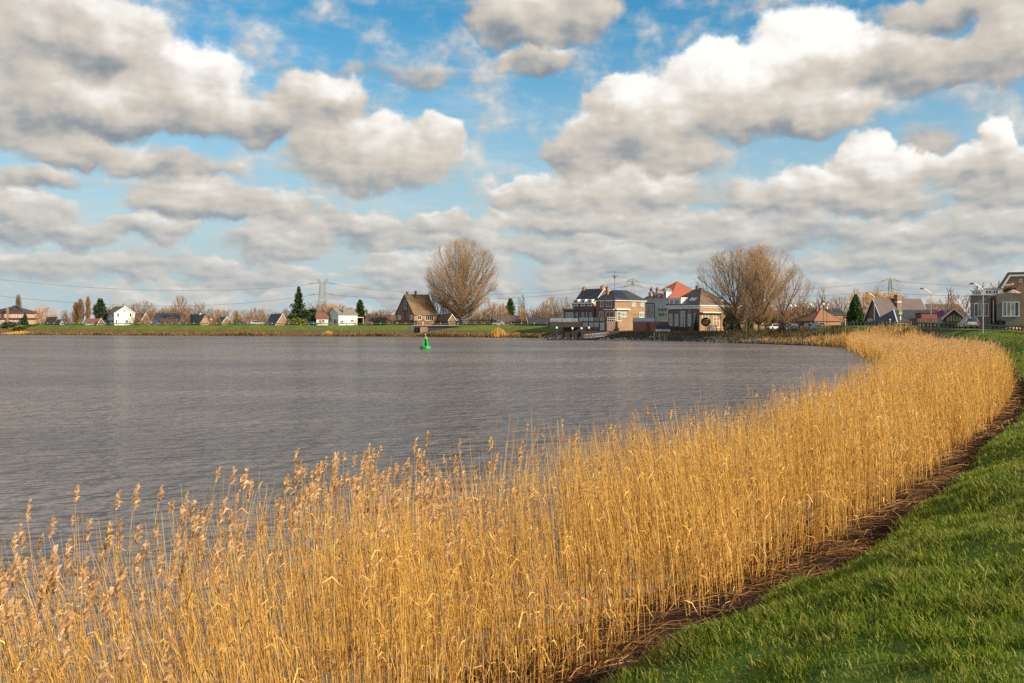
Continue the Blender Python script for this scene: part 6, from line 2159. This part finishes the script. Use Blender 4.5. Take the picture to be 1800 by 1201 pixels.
o = thing('waste_bin', 'round green bin beside the rail near the no-parking sign', 'bin', at(1651, 172.5, 4.0))
MB().lathe([(.30, 0), (.36, .75), (.40, .78), (.40, .86)], 14).obj('body', 'teal_paint', o)
MB().lathe([(.38, .865), (.3, 1.05), (.08, 1.12)], 14).obj('lid', 'dark_green_paint', o)

# ------------------------------------------------------------------ cars
def car_proto(paint, estate=True):
    L, W, H = 4.5, 1.8, 1.52
    o = thing('car', 'x', 'car')
    side = [(-2.2, .32), (-2.24, .75), (-2.12, .98), (2.05, .86), (2.22, .66), (2.22, .32)]
    body = MB()
    body.prism(side, -W / 2, W / 2, 'y')
    body.obj('body', paint, o)
    tail = -2.0 if estate else -1.5
    lo = [(tail - .08, .97), (1.05, .90)]
    cab = MB()
    b0, t0 = W / 2 - .04, W / 2 - .26
    v = [(lo[0][0], -b0, .97), (1.05, -b0, .90), (.25, -t0, H - .03), (tail + .25, -t0, H - .02), (lo[0][0], b0, .97), (1.05, b0, .90), (.25, t0, H - .03), (tail + .25, t0, H - .02)]
    cab.add(v, [(0, 1, 2, 3), (4, 7, 6, 5), (1, 5, 6, 2), (0, 3, 7, 4), (3, 2, 6, 7), (0, 4, 5, 1)])
    cab.obj('window', 'glass_dark', o)
    MB().box(tail + .2, -t0 - .03, H - .03, .32, t0 + .03, H + .04).obj('roof', paint, o)
    for s_ in (-1, 1):
        MB().add([(tail + .22, s_ * (t0 + .02), H - .02), (tail + .34, s_ * (t0 + .02), H - .02), (tail + .14, s_ * (b0 + .02), .96), (tail - .08, s_ * (b0 + .02), .96),
                  (tail + .22, s_ * (t0 - .06), H - .02), (tail + .34, s_ * (t0 - .06), H - .02), (tail + .14, s_ * (b0 - .06), .96), (tail - .08, s_ * (b0 - .06), .96)],
                 [(0, 1, 2, 3), (4, 7, 6, 5), (0, 3, 7, 4), (1, 5, 6, 2), (0, 4, 5, 1), (3, 2, 6, 7)]).obj('pillar', paint, o)
        for x in (-1.35, 1.35):
            w_ = MB()
            n = 14
            w_.prism([(x + .33 * math.cos(i * 2 * math.pi / n), .33 + .33 * math.sin(i * 2 * math.pi / n)) for i in range(n)], s_ * (W / 2 - .18), s_ * (W / 2 + .02), 'y')
            wo = w_.obj('wheel', 'rubber', o)
            r_ = MB()
            r_.prism([(x + .2 * math.cos(i * 2 * math.pi / n), .33 + .2 * math.sin(i * 2 * math.pi / n)) for i in range(n)], s_ * (W / 2 + .021), s_ * (W / 2 + .04), 'y')
            r_.obj('rim', 'galvanised', wo)
        MB().box(-2.27, s_ * .80 - .14, .72, -2.16, s_ * .80 + .10 * (1 if s_ < 0 else 1), 1.0).obj('tail_light', 'tail_red', o)
        MB().box(2.12, s_ * .62 - .16, .66, 2.235, s_ * .62 + .16, .80).obj('headlight', 'opal', o)
    MB().box(-2.26, -.26, .60, -2.235, .26, .72).obj('number_plate', 'plate_yellow', o)
    MB().box(-2.28, -.86, .30, -2.18, .86, .52).obj('bumper', 'post_dark', o)
    return o


def place_car(proto, label, x, D, z, heading, group=None, scale=1.0):
    proto.location = at(x, D, z)
    proto.rotation_euler = (0, 0, math.radians(heading))
    proto.scale = (scale,) * 3
    tag(proto, label, 'car', group)


G = 'cars parked on the quay'
place_car(car_proto('car_silver'), 'silver estate car with red tail lights on the road above the reeds', 1702, 158, 4.0, 80, scale=1.12)
place_car(car_proto('car_black', False), 'black car parked on the quay behind the bare trees', 1384, 244, 3.2, 35, G)
place_car(car_proto('car_blue'), 'dark blue car parked by the person on the quay', 1395, 248, 3.3, 20, G)
place_car(car_proto('car_blue'), 'blue car parked left of the red-brown one on the quay', 1420, 246, 3.3, 30, G)
place_car(car_proto('car_black'), 'dark car with pale boot parked before the orange roof', 1434, 248, 3.4, 15, G)
place_car(car_proto('car_white', False), 'white car parked under the orange hipped roof', 1445, 252, 3.4, 70, G)
place_car(car_proto('car_white', False), 'white car half hidden behind the riverside tree group', 1364, 250, 3.1, 12, G)
G = 'cars on the far dike road'
place_car(car_proto('car_blue', False), 'dark blue car parked beside the golden-green cypress', 424, 388, 3.95, 5, G)
place_car(car_proto('car_white', True), 'white van-like car on the far dike near the dark slate cottage', 452, 386, 3.95, 8, G, 1.1)
place_car(car_proto('car_blue', True), 'light blue car on the far dike before the white annex', 550, 380, 3.95, 4, G)
place_car(car_proto('car_white', False), 'pale car on the far dike right of the long hedge', 876, 352, 3.95, 178, G)

# ------------------------------------------------------------------ a person standing by the parked cars
def person(label, x, D, z, face):
    root = thing('person', label, 'person', at(x, D, z), math.radians(face))
    pts = {'pelvis': (0, 0, .95, .15), 'waist': (0, 0, 1.1, .14), 'chest': (0, 0, 1.33, .17), 'neck': (0, .01, 1.5, .065), 'head': (0, .02, 1.62, .10), 'crown': (0, .02, 1.72, .085)}
    edges = [('pelvis', 'waist'), ('waist', 'chest'), ('chest', 'neck'), ('neck', 'head'), ('head', 'crown')]
    for s_ in (-1, 1):
        k = 'r' if s_ > 0 else 'l'
        pts.update({k + 'hip': (s_ * .1, 0, .88, .095), k + 'knee': (s_ * .12, .04 * s_, .48, .062), k + 'ankle': (s_ * .12, -.03, .09, .045), k + 'toe': (s_ * .13, .15, .035, .035),
                    k + 'sho': (s_ * .19, 0, 1.42, .075), k + 'elb': (s_ * .25, -.02, 1.12, .05), k + 'wri': (s_ * .24, .10, .88, .035), k + 'hand': (s_ * .24, .13, .79, .035)})
        edges += [('pelvis', k + 'hip'), (k + 'hip', k + 'knee'), (k + 'knee', k + 'ankle'), (k + 'ankle', k + 'toe'), ('chest', k + 'sho'), (k + 'sho', k + 'elb'), (k + 'elb', k + 'wri'), (k + 'wri', k + 'hand')]
        for q in range(5):
            fx = s_ * .24 + (q - 1.5) * .016 if q < 4 else s_ * .21
            pts[k + 'f%d' % q] = (fx, .15 + (.02 if q == 4 else 0), .71 + .008 * abs(q - 1.5) + (.05 if q == 4 else 0), .010)
            edges.append((k + 'hand', k + 'f%d' % q))
    names = list(pts)
    me = bpy.data.meshes.new('body')
    me.from_pydata([pts[n][:3] for n in names], [(names.index(a), names.index(b)) for a, b in edges], [])
    for m in ('coat_dark', 'denim', 'skin'):
        me.materials.append(M(m))
    o = link('body', me, root)
    md = o.modifiers.new('skin', 'SKIN')
    for i, n in enumerate(names):
        me.skin_vertices[0].data[i].radius = (pts[n][3], pts[n][3])
    me.skin_vertices[0].data[0].use_root = True
    o.modifiers.new('sub', 'SUBSURF').render_levels = 1
    dg = bpy.context.evaluated_depsgraph_get()
    me2 = bpy.data.meshes.new_from_object(o.evaluated_get(dg))
    o.modifiers.clear()
    o.data = me2
    me2.materials.clear()
    for m in ('coat_dark', 'denim', 'skin'):
        me2.materials.append(M(m))
    for p in me2.polygons:
        c_ = p.center
        p.material_index = 2 if (c_.z > 1.5 or (abs(c_.x) > .18 and c_.z < .86 and c_.y > .05)) else (0 if c_.z > .86 else 1)
        p.use_smooth = True
    MB().lathe([(.09, 1.60), (.112, 1.68), (.10, 1.75), (.05, 1.79)], 12, (0, 0)).obj('hair', 'coat_dark', root)
    return root


person('person in dark coat and jeans standing by the parked cars', 1388, 226, 3.25, 200)
person('person in dark clothes walking near the blue parked car', 1424, 229, 3.3, 120)

# ------------------------------------------------------------------ buoy
D = 186.5
b = thing('buoy', 'bright green navigation buoy floating on the river', 'buoy', at(748, D, 0), math.radians(8))
s_ = 1.0
MB().lathe([(.55, -.55), (.95, -.25), (1.06, .02), (1.08, .32), (1.0, .55), (.80, .68), (.30, .70)], 28).obj('float', 'green_paint', b, True)
for i in range(4):
    a = i * math.pi / 2 + .5
    ca, sa = math.cos(a), math.sin(a)
    m = MB()
    e = Vector((-sa, ca, 0)) * .035
    p = [Vector((.18 * ca, .18 * sa, .66)), Vector((.66 * ca, .66 * sa, .66)), Vector((.34 * ca, .34 * sa, 1.95)), Vector((.12 * ca, .12 * sa, 1.95))]
    m.add([q_ - e for q_ in p] + [q_ + e for q_ in p], [(0, 1, 2, 3), (7, 6, 5, 4), (0, 4, 5, 1), (1, 5, 6, 2), (2, 6, 7, 3), (3, 7, 4, 0)])
    m.obj('fin', 'green_paint', b)
MB().lathe([(.16, .66), (.12, 1.95)], 14).obj('mast', 'green_paint', b, True)
MB().lathe([(.44, 1.955), (.46, 2.0), (.40, 2.04)], 20).obj('collar', 'sign_yellow', b)
MB().lathe([(.38, 2.045), (.10, 2.62), (.03, 2.70)], 18).obj('topmark', 'green_paint', b)
MB().lathe([(.06, 2.70), (.08, 2.76), (.06, 2.86), (.02, 2.9)], 10).obj('lamp', 'opal', b)

# ------------------------------------------------------------------ pylons, wires, aerial
def lattice(mb, z0, z1, w0, w1, n, r):
    for i in range(n):
        a, c = z0 + (z1 - z0) * i / n, z0 + (z1 - z0) * (i + 1) / n
        wa, wc = w0 + (w1 - w0) * i / n, w0 + (w1 - w0) * (i + 1) / n
        q0 = [Vector((sx_ * wa, sy_ * wa, a)) for sx_, sy_ in ((-1, -1), (1, -1), (1, 1), (-1, 1))]
        q1 = [Vector((sx_ * wc, sy_ * wc, c)) for sx_, sy_ in ((-1, -1), (1, -1), (1, 1), (-1, 1))]
        for k in range(4):
            mb.tube(q0[k], q1[k], r, n=4).tube(q0[k], q1[(k + 1) % 4], r * .6, n=3).tube(q0[(k + 1) % 4], q1[k], r * .6, n=3).tube(q1[k], q1[(k + 1) % 4], r * .6, n=3)


def arm(mb, z, half, root_w, rise, r):
    for s_ in (-1, 1):
        tip = Vector((s_ * half, 0, z))
        for sy in (-1, 1):
            mb.tube(Vector((s_ * root_w, sy * root_w, z)), tip, r, n=4)
            mb.tube(Vector((s_ * root_w, sy * root_w, z + rise)), tip, r, n=4)
        for k in (.3, .6):
            a = Vector((s_ * root_w, 0, z)).lerp(tip, k)
            mb.tube(a, Vector((s_ * root_w, 0, z + rise)).lerp(tip, k - .1), r * .7, n=3)


D = 1000.0
p1 = thing('pylon', 'steel lattice pylon with flat double top behind the cedar', 'pylon', at(567, D, 0), math.radians(25))
m = MB()
zA, zB, zT = pz(518, D), pz(499, D), pz(491, D)
lattice(m, 0, zA, 5.2, 3.0, 5, .22)
lattice(m, zA, zB, 3.0, 2.2, 4, .2)
m.obj('tower', 'pylon_steel', p1)
m = MB()
for s_ in (-1, 1):
    for sy in (-1, 1):
        m.tube((s_ * 2.2, sy * 1.5, zB), (s_ * 5.6, sy * 1.0, zT), .22, n=4)
        m.tube((s_ * .2, sy * 1.5, zB), (s_ * 3.4, sy * 1.0, zT), .16, n=4)
        m.tube((s_ * 3.4, sy, zT), (s_ * 5.6, sy, zT), .16, n=4)
        m.tube((s_ * 2.2, sy * 1.5, zB), (s_ * 3.4, sy, zT), .14, n=3)
m.obj('earth_wire_peak', 'pylon_steel', p1)
for z_, half in ((zB, 15.0), (zA, 14.0)):
    m = MB()
    arm(m, z_, half, 2.4, 2.0, .16)
    m.obj('cross_arm', 'pylon_steel', p1)
for x, yt, D, lab, ya, yb, wa, wb in ((1112, 489, 1000, 'thin steel pylon between the brick house and white-fronted house', 494.5, 503, 10, 15), (1565, 489.5, 1000, 'steel lattice pylon above the A-frame roof', 494, 511, 15, 19)):
    p = thing('pylon', lab, 'pylon', at(x, D, 0), math.radians(-8))
    zT, zA, zB = pz(yt, D), pz(ya, D), pz(yb, D)
    m = MB()
    lattice(m, 0, zB, 4.6, 1.6, 6, .2)
    lattice(m, zB, zA, 1.6, 1.2, 5, .18)
    lattice(m, zA, zT, 1.2, .4, 2, .16)
    m.obj('tower', 'pylon_steel', p)
    for z_, half, hang in ((zA, wa * .57, True), (zB, wb * .57, True)):
        m = MB()
        arm(m, z_, half, 1.3, 2.4, .17)
        m.obj('cross_arm', 'pylon_steel', p)
        for s_ in (-1, 1):
            m = MB().tube((s_ * half, 0, z_), (s_ * half * 1.45, 0, z_ - 5.5), .15, n=4).tube((s_ * half, 0, z_), (s_ * half * .6, 0, z_ - 5), .1, n=3)
            m.obj('insulator', 'pylon_steel', p)


def wire(label, a, b_, sag, r=.2):
    """Hanging cable between two points."""
    a, b_ = Vector(a), Vector(b_)
    segs, prev = [], a
    n = 28
    for i in range(1, n + 1):
        f = i / n
        q_ = a.lerp(b_, f) - Vector((0, 0, 4 * sag * f * (1 - f)))
        rr = r * (.35 + .65 * q_.y / 1000)
        segs.append((*prev, *q_, rr, rr))
        prev = q_
    V, q4 = tubes(segs, 4)
    o = link('power_line', mesh_np('power_line', V, quads=q4), None, 'wire_dark')
    tag(o, label, 'cable')


wire('upper power line running left from the flat-topped pylon', at(554, 1000, pz(499, 1000)), at(-420, 640, pz(425, 640)), 17, .15)
wire('lower power line running left from the flat-topped pylon', at(555, 1000, pz(518, 1000)), at(-420, 640, pz(447, 640)), 21, .17)
wire('power line dipping from the flat-topped pylon to behind the steep roof', at(580, 1000, pz(518, 1000)), at(1108, 1000, pz(503, 1000)), 9, .15)
wire('upper power line between the flat-topped pylon and the thin pylon', at(581, 1000, pz(499, 1000)), at(1107, 1000, pz(495, 1000)), 12, .12)
wire('upper power line between the thin pylon and the pylon above the A-frame', at(1117, 1000, pz(495, 1000)), at(1557, 1000, pz(494, 1000)), 9, .13)
wire('lower power line between the thin pylon and the pylon above the A-frame', at(1119, 1000, pz(504, 1000)), at(1555, 1000, pz(511, 1000)), 8, .13)
wire('upper power line leaving the A-frame pylon over the street lamps', at(1573, 1000, pz(494, 1000)), at(1990, 1000, pz(500, 1000)), 5, .14)
wire('lower power line leaving the A-frame pylon over the low roofs', at(1575, 1000, pz(516, 1000)), at(1990, 1000, pz(512, 1000)), 4, .2)

D = 291
ae = thing('aerial', 'large rotary radio aerial with long rods above the brick house', 'aerial', at(1080.5, D, pz(513, D)), math.radians(6))
z2_, z3_ = pz(486.8, D) - pz(513, D), pz(478.5, D) - pz(513, D)
MB().tube((0, 0, -1.5), (0, 0, z3_), .06, .045).obj('mast', 'post_dark', ae)
L1, L2 = 20 / FPX * D, 25 / FPX * D
MB().tube((-L1 * .85, 0, z3_), (L1 * 1.15, 0, z3_), .045, n=5).obj('rod', 'post_dark', ae)
MB().tube((-L2, 0, z2_ - .15), (0, 0, z2_), .03, .05, 5).tube((0, 0, z2_), (L2, 0, z2_ - .15), .05, .03, 5).obj('rod', 'post_dark', ae)
MB().tube((-.7, -1.2, z2_ + .1), (.7, 1.2, z2_ + .1), .06, n=5).obj('boom', 'post_dark', ae)
MB().lathe([(.12, z2_ - .6), (.18, z2_ - .5), (.18, z2_ - .1), (.1, z2_)], 10).obj('rotator', 'post_dark', ae)
for s_ in (-1, 1):
    MB().box(s_ * .62 - .14, s_ * 1.05 - .1, z2_ + .17, s_ * .62 + .14, s_ * 1.05 + .1, z2_ + .4).obj('coil', 'post_dark', ae)
